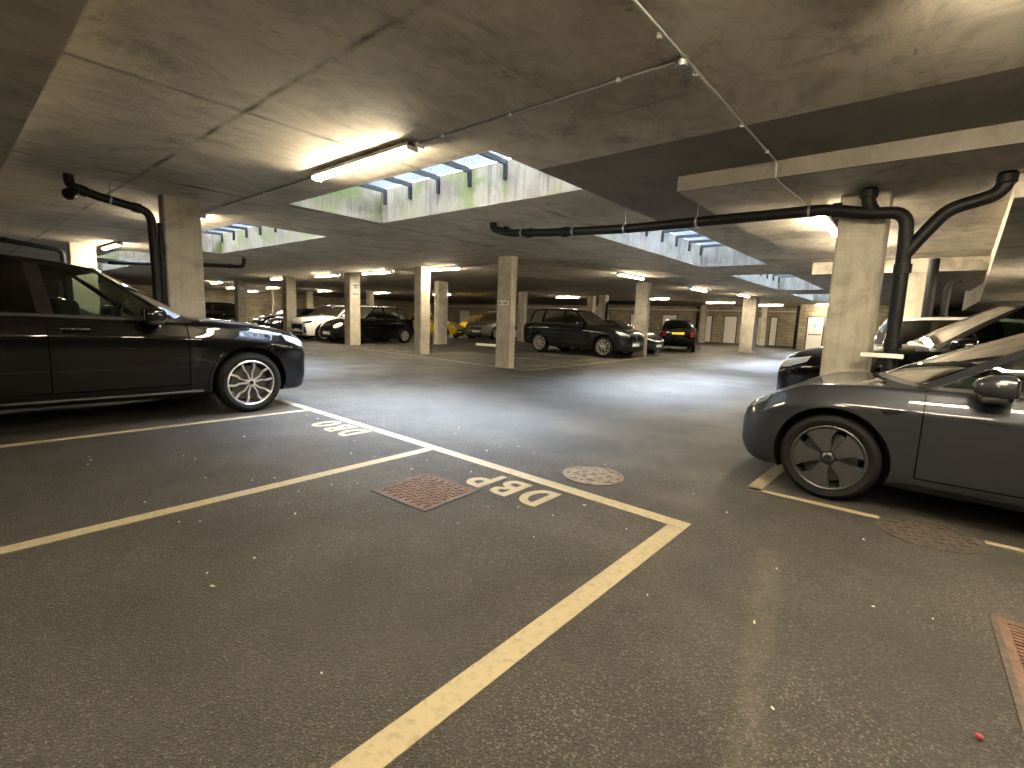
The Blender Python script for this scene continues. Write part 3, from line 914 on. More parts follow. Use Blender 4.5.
# slab soffit with the light wells cut out of it
HOLES = [(3.62, 5.30, 3.42, 7.66), (7.9, 13.85, 3.26, 4.96), (16.4, 23.2, 3.26, 4.96), (3.84, 5.62, 10.1, 16.2), (3.7, 5.5, 18.6, 22.6), (26.0, 32.0, 3.3, 5.0), (3.7, 5.4, 25.5, 31.0)]
gx = sorted({XL, XR} | {h[0] for h in HOLES} | {h[1] for h in HOLES} | {0.53})
gy = sorted({YL, YR} | {h[2] for h in HOLES} | {h[3] for h in HOLES})
v = [(x, y, H) for y in gy for x in gx]; f = []
for j in range(len(gy)-1):
    for i in range(len(gx)-1):
        cx, cy = (gx[i]+gx[i+1])/2, (gy[j]+gy[j+1])/2
        if any(h[0] < cx < h[1] and h[2] < cy < h[3] for h in HOLES): continue
        n = len(gx); a = j*n+i
        f.append((a, a+n, a+n+1, a+1))
cm = bpy.data.meshes.new('ceiling'); cm.from_pydata(v, [], f)
bm = bmesh.new(); bm.from_mesh(cm)
r = bmesh.ops.extrude_face_region(bm, geom=bm.faces[:])
bmesh.ops.translate(bm, verts=[e for e in r['geom'] if isinstance(e, bmesh.types.BMVert)], vec=(0, 0, .22))
bmesh.ops.recalc_face_normals(bm, faces=bm.faces[:]); bm.to_mesh(cm); bm.free()
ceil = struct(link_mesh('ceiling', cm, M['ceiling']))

def soffit(name, x0, x1, y0, y1, z0, z0b=None):
    m = MB()
    if z0b is None: m.box(x0, x1, y0, y1, z0, H+.06)
    else:
        m.add([(x0,y0,z0),(x1,y0,z0b),(x1,y1,z0b),(x0,y1,z0),(x0,y0,H+.02),(x1,y0,H+.02),(x1,y1,H+.02),(x0,y1,H+.02)],
              [(3,2,1,0),(4,5,6,7),(0,1,5,4),(1,2,6,5),(2,3,7,6),(3,0,4,7)])
    return struct(m.build(name, M['ceiling']))
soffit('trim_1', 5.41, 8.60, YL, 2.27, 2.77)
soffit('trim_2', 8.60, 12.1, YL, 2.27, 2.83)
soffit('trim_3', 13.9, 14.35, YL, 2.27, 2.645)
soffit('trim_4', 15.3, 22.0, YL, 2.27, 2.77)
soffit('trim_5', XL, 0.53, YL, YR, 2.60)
# ramp underside that drops away beyond the parked cars
m = MB()
P = [(6.35, -.47, 2.55), (18.8, -1.06, 2.28), (24.0, -.92, 2.18)]
vv = []
for (x, y, z) in P: vv += [(x, y, z), (x, YL, z), (x, y, H+.03), (x, YL, H+.03)]
ff = [(0, 1, 3, 2), (8, 10, 11, 9)]
for i in range(2):
    a = 4*i; ff += [(a, a+4, a+5, a+1), (a, a+2, a+6, a+4), (a+2, a+3, a+7, a+6), (a+1, a+5, a+7, a+3)]
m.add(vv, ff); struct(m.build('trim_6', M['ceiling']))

# light wells: upstand walls, grating, support bars
def skylight(h, label, long_axis, nbars, top=3.50, mat='shaft'):
    x0, x1, y0, y1 = h
    root = empty('skylight', ((x0+x1)/2, (y0+y1)/2, H)); tag(root, label, 'skylight', kind='thing')
    ox, oy = (x0+x1)/2, (y0+y1)/2
    X0, X1, Y0, Y1 = x0-ox+.008, x1-ox-.008, y0-oy+.008, y1-oy-.008
    t = top - H; w = .2
    m = MB()
    # kerb as one hollow ring, its inner faces flush with the slab opening
    A = [(X0, Y0), (X1, Y0), (X1, Y1), (X0, Y1)]; B = [(X0-w, Y0-w), (X1+w, Y0-w), (X1+w, Y1+w), (X0-w, Y1+w)]
    vv = [(x, y, .003) for x, y in A] + [(x, y, t) for x, y in A] + [(x, y, .225) for x, y in B] + [(x, y, t) for x, y in B]
    ff = []
    for i in range(4):
        j = (i+1) % 4
        ff += [(i, j, 4+j, 4+i), (4+i, 4+j, 12+j, 12+i), (12+i, 12+j, 8+j, 8+i), (8+i, 8+j, j, i)]
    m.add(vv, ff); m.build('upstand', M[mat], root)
    g = MB()
    px = .045
    for i in range(int((Y1-Y0)/px)+1):
        y = Y0 + i*px; g.box(X0-.05, X1+.05, y-.002, y+.002, t+.010, t+.052)
    for i in range(int((X1-X0)/px)+1):
        x = X0 + i*px; g.box(x-.002, x+.002, Y0-.05, Y1+.05, t+.011, t+.051)
    g.build('grating', M['grating'], root, fixn=False)
    for i in range(nbars):
        q = (i+.8)/nbars
        b = MB()
        if long_axis == 'y':
            y = Y0 + (Y1-Y0)*q
            b.box(X0+.002, X1-.002, y-.017, y+.017, t-.075, t-.005)
            b.box(X1-.05, X1-.002, y-.022, y+.022, t-.27, t-.075); b.box(X0+.002, X0+.05, y-.022, y+.022, t-.27, t-.075)
        else:
            x = X0 + (X1-X0)*q
            b.box(x-.017, x+.017, Y0+.002, Y1-.002, t-.075, t-.005)
            b.box(x-.022, x+.022, Y1-.05, Y1-.002, t-.27, t-.075); b.box(x-.022, x+.022, Y0+.002, Y0+.05, t-.27, t-.075)
        b.build('support_bar', M['bracket'], root)
    # sky portal for cleaner sampling
    l = bpy.data.lights.new('sky_portal', 'AREA'); l.shape = 'RECTANGLE'; l.size = x1-x0; l.size_y = y1-y0
    l.cycles.is_portal = True
    lo = bpy.data.objects.new('sky_portal', l); COL.objects.link(lo); lo.location = (ox, oy, top+.06)
    return root
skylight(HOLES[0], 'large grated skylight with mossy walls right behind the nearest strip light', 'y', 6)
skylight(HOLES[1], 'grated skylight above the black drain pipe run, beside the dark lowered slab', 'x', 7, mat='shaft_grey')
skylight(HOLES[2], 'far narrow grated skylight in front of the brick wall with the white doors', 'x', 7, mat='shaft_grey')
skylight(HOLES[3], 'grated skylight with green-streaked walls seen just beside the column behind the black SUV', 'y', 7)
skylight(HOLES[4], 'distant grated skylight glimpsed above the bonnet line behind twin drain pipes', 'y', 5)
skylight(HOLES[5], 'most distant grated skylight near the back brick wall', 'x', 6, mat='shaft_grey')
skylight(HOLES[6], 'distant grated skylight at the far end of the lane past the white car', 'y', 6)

# ------------------------------------------------------------------ columns
def column(x0, x1, y0, y1, label, z1=H, plate=None):
    root_name = 'concrete_column'
    cx, cy = (x0+x1)/2, (y0+y1)/2
    m = MB(); hx, hy = (x1-x0)/2, (y1-y0)/2; c = .018
    ring = [(-hx+c, -hy), (hx-c, -hy), (hx, -hy+c), (hx, hy-c), (hx-c, hy), (-hx+c, hy), (-hx, hy-c), (-hx, -hy+c)]
    vv = [(a, b, .0) for a, b in ring] + [(a, b, z1) for a, b in ring]
    m.add(vv, [tuple(reversed(range(8))), tuple(range(8, 16))] + [(i, (i+1) % 8, 8+(i+1) % 8, 8+i) for i in range(8)])
    o = m.build(root_name, M['column'], None, None, (cx, cy, 0))
    tag(o, label, 'column', kind='thing')
    return o
col_near_left = column(2.26, 2.75, 8.68, 8.92, 'square concrete column behind the black SUV bonnet, drain pipe on one side')
col_near_right = column(6.46, 6.92, .43, .865, 'wide pale concrete column between the grey saloon and the black crossover', 2.775)
col_mid = column(9.72, 9.96, 8.33, 8.82, 'concrete column with a small bay number plate at the corner of the central bays')
column(10.50, 10.92, 12.96, 13.30, 'concrete column under the brightest strip light beside the central bays')
col_sign = column(10.92, 11.40, 17.96, 18.40, 'concrete column with a square notice in front of the small black hatchback')
column(15.15, 15.75, 17.42, 17.72, 'concrete column standing in front of the yellow car')
column(18.04, 18.32, 8.42, 8.94, 'concrete column at the nose of the dark grey SUV')
column(10.72, 11.20, 23.1, 23.55, 'concrete column beside the white hatchback')
col_far_sign = column(10.90, 11.40, 29.35, 29.8, 'concrete column with a square notice, past the row of noses by the black bonnet')
column(2.44, 3.00, 17.80, 18.05, 'concrete column behind the black SUV roof, lit by a strip light')
column(27.4, 28.0, 6.80, 7.45, 'pale concrete column in the lane in front of the white doors')
column(38.8, 39.2, 13.2, 13.6, 'slim concrete column right beside the black car with a yellow plate')
column(39.6, 40.0, 9.0, 9.4, 'slim concrete column by the last pair of white doors')
column(22.6, 23.0, 18.4, 18.8, 'concrete column behind the tail of the dark grey SUV')
column(26.7, 27.1, 16.1, 16.5, 'concrete column behind the windscreen of the dark grey SUV')
column(26.0, 26.4, 14.8, 15.3, 'concrete column with a bent drain pipe behind the dark grey SUV')
column(20.0, 20.4, 30.4, 30.8, 'thin far concrete column over the roof of the small black hatchback')
column(19.2, 19.6, 37.6, 38.0, 'thin far concrete column behind the white hatchback')
column(17.5, 18.0, 39.9, 40.3, 'far pale concrete column past the dark cars with white headlights')
column(13.95, 14.3, .10, .52, 'brightly lit concrete column behind the black crossover and silver car', 2.65)

# notices on columns
def sign(name, x0, x1, y0, y1, z0, z1, label, marks, mat='sign_grey'):
    m = MB(); m.rbox(x0, x1, y0, y1, z0, z1, .004, 1); o = m.build(name, M[mat]); tag(o, label, 'sign')
    for (a0, a1, b0, b1, mm) in marks:
        q = MB()
        w, hh = (y1-y0), (z1-z0)
        if x1-x0 < y1-y0: q.box(x0-.003, x0+.001, y1-a1*w, y1-a0*w, z0+b0*hh, z0+b1*hh)
        else:
            w = x1-x0; q.box(x0+a0*w, x0+a1*w, y0-.003, y0+.001, z0+b0*hh, z0+b1*hh)
        q.build('sign_mark', M[mm], o)
sign('notice_board', 10.97, 11.36, 17.945, 17.958, 1.95, 2.55, 'square grey notice with a dark arrow on the column by the small black hatchback', [(.2, .8, .78, .86, 'ink'), (.35, .65, .62, .70, 'ink'), (.15, .85, .2, .26, 'ink')])
sign('notice_board', 10.93, 11.37, 29.33, 29.348, 2.0, 2.65, 'square grey notice on the far column above the black bonnet', [(.25, .75, .6, .8, 'white_plastic')])
sign('number_sign', 9.708, 9.718, 8.40, 8.76, 1.66, 1.78, 'small white number plate on the corner column of the central bays', [(.10, .25, .2, .8, 'ink'), (.42, .50, .2, .8, 'ink'), (.58, .66, .2, .8, 'ink'), (.74, .9, .2, .8, 'ink')], 'white_plastic')

# ------------------------------------------------------------------ strip lights
def strip_light(x, y, axis, label, z=2.86, L=1.80, housing=True):
    root = empty('strip_light', (x, y, z), 0 if axis == 'x' else PI/2)
    tag(root, label, 'light', 'strip lights on the ceiling')
    m = MB(); m.rbox(-L/2, L/2, -.062, .062, .008, .046, .006, 1); m.build('housing', M['white_plastic'], root)
    d = MB(); n = 12
    ring = [(.046*math.cos(PI*.97 + PI*1.06*k/n), .034*math.sin(PI*.97 + PI*1.06*k/n) + .010) for k in range(n+1)]
    vv = [(-L/2+.02, a, b-.006) for a, b in ring] + [(L/2-.02, a, b-.006) for a, b in ring]
    k = n+1
    ff = [(i, i+1, k+i+1, k+i) for i in range(n)] + [tuple(range(k)), tuple(reversed(range(k, 2*k))), (0, k, 2*k-1, n)]
    d.add(vv, ff); d.build('diffuser', M['diffuser'], root)
    for sd in (-1, 1):
        e = MB(); e.rbox(*sorted((sd*L/2, sd*(L/2-.025))), -.064, .064, -.029, .047, .006, 1); e.build('end_cap', M['white_plastic'], root)
        c = MB(); c.tube([(sd*L*.3, 0, .04), (sd*L*.3, 0, H-z+.002 if z > 2.8 else .052)], .012, 6); c.build('mount', M['steel'], root)
    return root
strip_light(3.0, 4.74, 'y', 'nearest lit strip light, in front of the big mossy skylight')
LIGHTS = [
 (3.0, -.86, 'y', 'lit strip light on the near ceiling beside the grey saloon'),
 (3.08, 10.6, 'y', 'lit strip light hidden behind the column by the black SUV'),
 (3.20, 17.0, 'y', 'lit strip light over the black SUV roof, between column and drain pipe'),
 (11.0, 12.5, 'y', 'lit strip light at the column head beside the central bays'),
 (11.0, 16.2, 'y', 'lit strip light just beside the column with the square notice'),
 (11.0, 19.9, 'y', 'lit strip light behind the column with the square notice'),
 (11.1, 24.55, 'y', 'lit strip light at the column beside the white hatchback'),
 (15.2, 7.75, 'x', 'lit strip light over the bonnet of the dark grey SUV'),
 (21.6, 7.75, 'x', 'lit strip light above the black car with a yellow plate'),
 (25.7, 7.0, 'x', 'lit strip light over the lane column in front of the white doors'),
 (33.5, 10.5, 'y', 'far lit strip light in front of the white doors, near lane column'),
 (36.5, 8.3, 'y', 'far lit strip light along the back wall, past the lane column'),
 (27.0, 18.2, 'y', 'far lit strip light above the roof of the dark grey SUV'),
 (28.9, 13.0, 'y', 'far lit strip light behind the column at the nose of the dark grey car'),
 (23.4, 26.5, 'y', 'far lit strip light behind the column in front of the yellow car'),
 (21.3, 30.8, 'y', 'far lit strip light over the small black hatchback'),
 (18.7, 34.1, 'y', 'far lit strip light over the white hatchback'),
 (15.4, 35.2, 'y', 'far lit strip light past the dark cars with white headlights'),
 (14.5, 40.0, 'y', 'far lit strip light by the far column with the notice'),
 (17.8, 44.5, 'y', 'most distant lit strip light near the end wall'),
 (11.3, 33.5, 'y', 'far lit strip light seen between the black SUV column and the next column'),
 (35.3, 4.4, 'y', 'lit strip light above the white door with the notice'),
]
for (x, y, a, lab) in LIGHTS: strip_light(x, y, a, lab)
strip_light(1.35, .1, 'y', 'added unseen strip light brightening the near ceiling over the lane corner')  # out-of-view lamp added to brighten the near ceiling
strip_light(4.6, -2.6, 'y', 'lit strip light on the near ceiling over the grey saloon')
strip_light(10.2, .98, 'x', 'added strip light hidden behind the wide pale column, further along its row', z=2.74)  # extra lamp added out of sight, lifts the lowered soffit
strip_light(7.72, 1.15, 'x', 'lit strip light half hidden behind the wide pale column', z=2.70)
strip_light(12.6, 1.12, 'x', 'lit strip light behind the wide pale column, over the silver car', z=2.882)
strip_light(-1.6, 1.3, 'x', 'added unseen strip light over the near empty bays', z=2.552)  # unseen lamp added as fill for the foreground
strip_light(12.2, -2.05, 'x', 'added unseen strip light under the ramp above the silver car', z=2.33)  # added just outside the frame to light the ramp underside
strip_light(17.5, -2.9, 'x', 'added unseen strip light past the silver car under the ramp', z=2.20)  # second out-of-frame lamp added for the ramp underside

# ------------------------------------------------------------------ conduits
def conduit(name, pts, label, clips=(), r=.009, box=None):
    m = MB(); m.tube(pts, r, 8); o = m.build(name, M['steel'], None, 40); tag(o, label, 'conduit')
    for c in clips:
        q = MB(); q.rbox(c[0]-.013, c[0]+.013, c[1]-.013, c[1]+.013, c[2]-.014, c[2]+.014, .003, 1); q.build('saddle_clip', M['white_plastic'], o)
    return o
zc = H - .013
conduit('conduit', [(-3, 1.32, zc), (5.36, 1.29, zc), (5.385, 1.285, zc-.03), (5.385, 1.28, 2.765), (5.42, 1.27, 2.745), (6.9, 1.20, 2.745)],
        'long galvanised conduit crossing the near ceiling to the wide pale column', [(2.75, 1.325, zc), (3.28, 1.315, zc), (4.30, 1.305, zc), (5.05, 1.295, zc)])
conduit('conduit', [(3.07, 1.36, zc), (3.07, 3.92, zc)], 'galvanised conduit joining the junction box to the nearest strip light', [(3.07, 1.75, zc), (3.07, 2.7, zc), (3.07, 3.5, zc)])
conduit('conduit', [(3.07, 5.78, zc), (3.07, 9.68, zc)], 'galvanised conduit running from the nearest strip light towards the column by the black car', [(3.07, 7.2, zc), (3.07, 8.8, zc)])
conduit('conduit', [(3.12, 11.5, zc), (3.18, 16.05, zc)], 'thin conduit on the ceiling behind the black SUV column', [(3.15, 13.5, zc)])
conduit('conduit', [(11.0, 9.0, zc), (11.0, 11.55, zc)], 'thin conduit leading to the strip light at the column beside the central bays', [(11, 10, zc)])
m = MB(); m.lathe([(0, H-.055), (.034, H-.055), (.036, H-.05), (.036, H-.001), (0, H-.001)], 20, 'z', (3.07, 1.318, 0)); jb = m.build('junction_box', M['steel'], None, 40)
tag(jb, 'round galvanised junction box where the two ceiling conduits meet', 'junction box')
m = MB(); m.rbox(-.05, .05, -.03, .03, -.05, 0, .006, 1); q = m.build('switch_box', M['white_plastic'], None, None, (3.08, 3.86, H)); tag(q, 'small white connector box at the end of the nearest strip light', 'junction box')

# ------------------------------------------------------------------ drain pipes
def bend(pts, r=.14, n=6):
    P = [Vector(p) for p in pts]; out = [P[0]]
    for i in range(1, len(P)-1):
        a = (P[i-1]-P[i]); b = (P[i+1]-P[i]); k = min(r, a.length*.45, b.length*.45)
        s0 = P[i] + a.normalized()*k; s1 = P[i] + b.normalized()*k
        for j in range(n+1):
            t = j/n; out.append((s0*(1-t)**2 + P[i]*2*t*(1-t) + s1*t*t))
    return out + [P[-1]]
def drain(name, pts, r, label, collars=(), hangers=(), branches=(), rb=.14):
    m = MB(); m.tube(bend(pts, rb), r, 16); o = m.build(name, M['pipe'], None, 40); tag(o, label, 'pipe')
    for (p, d) in collars:
        p = Vector(p); d = Vector(d).normalized()
        q = MB(); q.tube([p - d*.045, p - d*.043, p + d*.043, p + d*.045], [r+.004, r+.013, r+.013, r+.004], 16); q.build('pipe_collar', M['pipe'], o, 40)
    for (p, d) in hangers:
        p = Vector(p); d = Vector(d).normalized()
        q = MB(); q.tube([p - d*.012, p + d*.012], r+.006, 16); top = p.copy(); q.tube([p + Vector((0, 0, r)), Vector((p.x, p.y, 2.93 if p.x < 5.4 or p.y > 2.27 else 2.77))], .006, 6)
        q.build('pipe_hanger', M['steel'], o, 40)
    for bp in branches:
        q = MB(); q.tube(bend(bp, .10), r, 16); q.build('pipe_branch', M['pipe'], o, 40)
        e = Vector(bp[-1]); d = (e - Vector(bp[-2])).normalized()
        c = MB(); c.tube([e - d*.10, e - d*.09, e - d*.02, e - d*.01], [r+.004, r+.016, r+.016, r+.004], 16); c.build('pipe_collar', M['pipe'], o, 40)
    return o
YD = (0, 1, 0)
drain('drain_pipe', [(6.3, 5.86, 2.93), (6.3, 5.84, 2.83), (6.3, 5.52, 2.735), (6.3, 4.6, 2.665), (6.3, 3.3, 2.61), (6.3, .95, 2.60), (6.3, .60, 2.52), (6.3, .27, 2.50), (6.3, .25, 2.15), (6.3, .24, 0.02)], .062,
      'long black cast iron drain pipe crossing under the slab and dropping beside the grey saloon',
      collars=[((6.3, 5.55, 2.77), (0, -.5, -.2)), ((6.3, 5.05, 2.695), YD), ((6.3, 4.35, 2.652), YD), ((6.3, .86, 2.585), YD), ((6.3, .245, 1.95), (0, 0, 1)), ((6.3, .24, 1.20), (0, 0, 1))],
      hangers=[((6.3, 5.2, 2.705), YD), ((6.3, 4.2, 2.645), YD), ((6.3, 3.35, 2.612), YD), ((6.3, 2.35, 2.605), YD), ((6.3, 1.12, 2.60), YD)],
      branches=[[(6.3, .52, 2.50), (6.3, .60, 2.62), (6.3, .60, 2.77)], [(6.3, .25, 2.08), (6.3, .12, 2.28), (6.3, -.03, 2.49), (6.3, -.34, 2.58), (6.3, -.40, 2.66), (6.3, -.40, 2.77)]])
drain('drain_pipe', [(1.22, 8.52, 2.93), (1.22, 8.52, 2.80), (1.45, 8.5, 2.72), (2.06, 8.5, 2.62), (2.08, 8.5, 1.9), (2.08, 8.5, .02)], .055,
      'black drain pipe bending down the column behind the black SUV',
      collars=[((1.34, 8.51, 2.755), (1, 0, -.3)), ((1.9, 8.5, 2.645), (1, 0, -.16))], hangers=[((1.62, 8.5, 2.69), (1, 0, -.16))],
      branches=[[(1.30, 8.51, 2.76), (1.24, 8.50, 2.70), (1.18, 8.42, 2.66)]])
drain('drain_pipe', [(2.19, 8.62, 2.5), (2.19, 8.62, .02)], .032, 'slim black riser pipe beside the column behind the black SUV', collars=[((2.19, 8.62, 2.1), (0, 0, 1)), ((2.19, 8.62, 1.3), (0, 0, 1))])
drain('drain_pipe', [(.9, 17.4, 2.93), (.95, 17.4, 2.80), (2.25, 17.4, 2.66), (2.28, 17.4, .02)], .06, 'black drain pipe above the black SUV roof, bending down a lit column', collars=[((1.2, 17.4, 2.775), (1, 0, -.1))])
drain('drain_pipe', [(3.6, 19.6, 2.60), (5.4, 17.3, 2.62), (6.45, 16.8, 2.65), (6.48, 16.8, 2.925)], .06, 'black drain pipe hanging past the column behind the black SUV bonnet', collars=[((6.1, 16.95, 2.64), (1, -.4, 0))])
drain('drain_pipe', [(25.9, 12.5, 2.45), (25.9, 14.6, 2.50), (25.9, 14.68, .02)], .09, 'bent black drain pipe on the far column behind the dark grey SUV')
drain('drain_pipe', [(41.85, 14.9, 2.93), (41.85, 14.9, .02)], .10, 'black downpipe on the back brick wall beside the black car with a yellow plate')
drain('drain_pipe', [(36.05, 6.4, 2.85), (36.05, 6.4, .02)], .10, 'black downpipe at the corner of the brick wall by the white door with the notice')
drain('drain_pipe', [(13.2, .02, 2.83), (13.2, .02, 2.6), (13.2, .02, .02)], .09, 'black downpipe behind the silver car and black crossover')
drain('drain_pipe', [(13.2, -.42, 2.42), (13.2, -.30, 2.34), (13.2, -.24, 2.24), (13.2, -.24, .02)], .06, 'short bent black pipe beside the downpipe behind the silver car')

m = MB(); m.rbox(6.19, 6.230, .135, .49, 1.055, 1.10, .006, 1)
o = m.build('metal_bar', M['white_plastic']); tag(o, 'pale horizontal metal bar fixed across the drain pipe by the wide pale column', 'metal bar')
for yy in (.152, .45):
    q = MB(); q.rbox(6.20, 6.46, yy-.012, yy+.012, 1.06, 1.085, .003, 1); q.build('bar_arm', M['steel'], o)
# back wall services
for (z, r, lab) in ((2.62, .05, 'pale pipe running along the top of the back brick wall'), (2.45, .035, 'thin lower pipe running along the back brick wall')):
    m = MB(); m.tube([(41.7, 6.6, z), (41.7, 46, z)], r, 8); o = m.build('wall_pipe', M['white_plastic'] if z > 2.5 else M['timber'], None, 40); tag(o, lab, 'pipe')

# ------------------------------------------------------------------ doors in the back wall
def door(i, y0, y1, x=42.0, h=2.15, label=''):
    root = empty('door_%d' % i, (x, (y0+y1)/2, 0)); root['kind'] = 'structure'; tag(root, label, 'door')
    w = abs(y1-y0)/2
    m = MB(); m.rbox(-.05, -.005, -w, w, 0.01, h, .006, 1); d = m.build('door_leaf', M['door'], root)
    for sg in (1, -1):
        f = MB(); f.box(-.07, -.004, *sorted((sg*(w+.07), sg*w)), 0.0, h+.07); f.build('door_jamb', M['dark_timber'], root)
    f = MB(); f.box(-.07, -.004, -w-.07, w+.07, h, h+.07); f.build('door_head', M['dark_timber'], root)
    k = MB(); k.tube([(-.055, w-.10, 1.0), (-.10, w-.10, 1.0), (-.10, w-.22, 1.0)], .012, 6); k.build('door_handle', M['steel'], d)
    return root
WD = [(14.45, 13.72, 'white door half hidden by the slim column beside the black car with a yellow plate'), (12.68, 11.75, 'wide white door between the slim column and the pale lane column'),
      (10.14, 9.75, 'narrow white door just past the pale lane column'), (9.22, 8.80, 'white door behind the slim column by the last pair'),
      (18.0, 16.75, 'white door directly behind the black car with a yellow plate'), (21.1, 20.5, 'white door behind the column at the nose of the dark grey car'),
      (24.3, 23.4, 'white door over the bonnet of the dark grey SUV'), (39.5, 37.7, 'white door above the grey car'), (44.2, 42.4, 'white door above the yellow car'), (31.2, 29.6, 'white door behind the corner column of the central bays')]
for i, (a, b, lab) in enumerate(WD): door(i+1, b, a, label=lab)
d = door(20, 4.95, 5.80, x=36.2, h=2.1, label='white two-panel door with a notice in a brown frame')
m = MB(); m.box(-.058, -.048, -.36, .36, .98, 1.06); m.build('kick_rail', M['timber'], d)
m = MB(); m.box(-.058, -.048, -.08, .08, 1.45, 1.72); m.build('door_notice', M['sign_grey'], d)

# ------------------------------------------------------------------ floor markings
def marking(name, quad, label, cat='painted line', group=None):
    m = MB(); n = len(quad)
    m.add([(x, y, .0005) for x, y in quad] + [(x, y, .004) for x, y in quad], [tuple(reversed(range(n))), tuple(range(n, 2*n))] + [(i, (i+1) % n, n+(i+1) % n, n+i) for i in range(n)])
    o = m.build(name, M['line']); tag(o, label, cat, group, kind='thing'); return o
def stripe(p, q, w, label, name='painted_line'):
    a = Vector(p); b = Vector(q); t = (b-a).normalized(); n = Vector((-t.y, t.x))*w/2
    return marking(name, [(a+n)[:], (b+n)[:], (b-n)[:], (a-n)[:]], label)
marking('painted_line', [(3.018, 1.04), (3.137, 1.04), (3.225, 6.39), (3.30, 10.9), (3.19, 10.9), (3.112, 6.39)], 'long cream line along the front of the near bays, past both sets of letters')
stripe((3.015, 1.095), (-2.6, 1.14), .112, 'wide cream bay line running towards the camera from the corner')
stripe((3.06, 3.615), (-2.6, 3.55), .105, 'cream bay line between the two lettered bays')
stripe((3.11, 6.185), (-2.6, 6.30), .10, 'cream bay line beside the black SUV')
stripe((3.13, 8.62), (-2.6, 8.75), .10, 'cream bay line on the far side of the black SUV')
stripe((4.215, .96), (4.235, .10), .065, 'short cream line under the grey saloon wheel, from its corner to the round cover')
stripe((4.19, .925), (6.4, .88), .11, 'cream line across the nose of the grey saloon')
stripe((4.235, -.445), (4.45, -4.2), .065, 'cream line restarting beyond the round cover beside the grey saloon')
stripe((10.27, 16.56), (9.76, 7.75), .11, 'cream line along the near side of the central bays')
stripe((9.83, 7.755), (17.9, 8.20), .10, 'cream line along the front of the central bays')
stripe((17.9, 8.20), (23.8, 7.65), .10, 'cream line along the front of the far central bays')
stripe((12.8, 12.6), (12.74, 8.02), .10, 'cream bay line nearest the corner of the central bays')
stripe((15.25, 12.6), (15.5, 8.2), .10, 'cream bay line under the flank of the dark grey SUV')
stripe((10.35, 13.05), (13.1, 12.96), .10, 'cream line across the central bays behind the lit column')
stripe((10.75, 22.3), (10.76, 18.3), .10, 'cream line under the noses of the white and black hatchbacks')
stripe((10.9, 18.2), (15.6, 18.35), .10, 'cream bay line beside the small black hatchback')
# small worn bay codes on the far bays
for (x, y, a, lab) in ((10.75, 14.7, 0, 'worn painted bay code in the bay by the lit column'), (11.4, 8.45, PI/2, 'worn painted bay code in the first corner bay'), (14.2, 8.75, PI/2, 'worn painted bay code before the dark grey SUV')):
    root = empty('bay_code', (x, y, 0), a); tag(root, lab, 'painted letters', kind='thing')
    for k in range(3):
        m = MB(); yy = (k-1)*.42
        m.box(-.17, .17, yy-.14, yy-.07, .0005, .004); m.box(.10, .17, yy-.07, yy+.12, .0005, .004); m.box(-.17, -.10, yy-.07, yy+.12, .0005, .004); m.build('letter', M['line'], root)

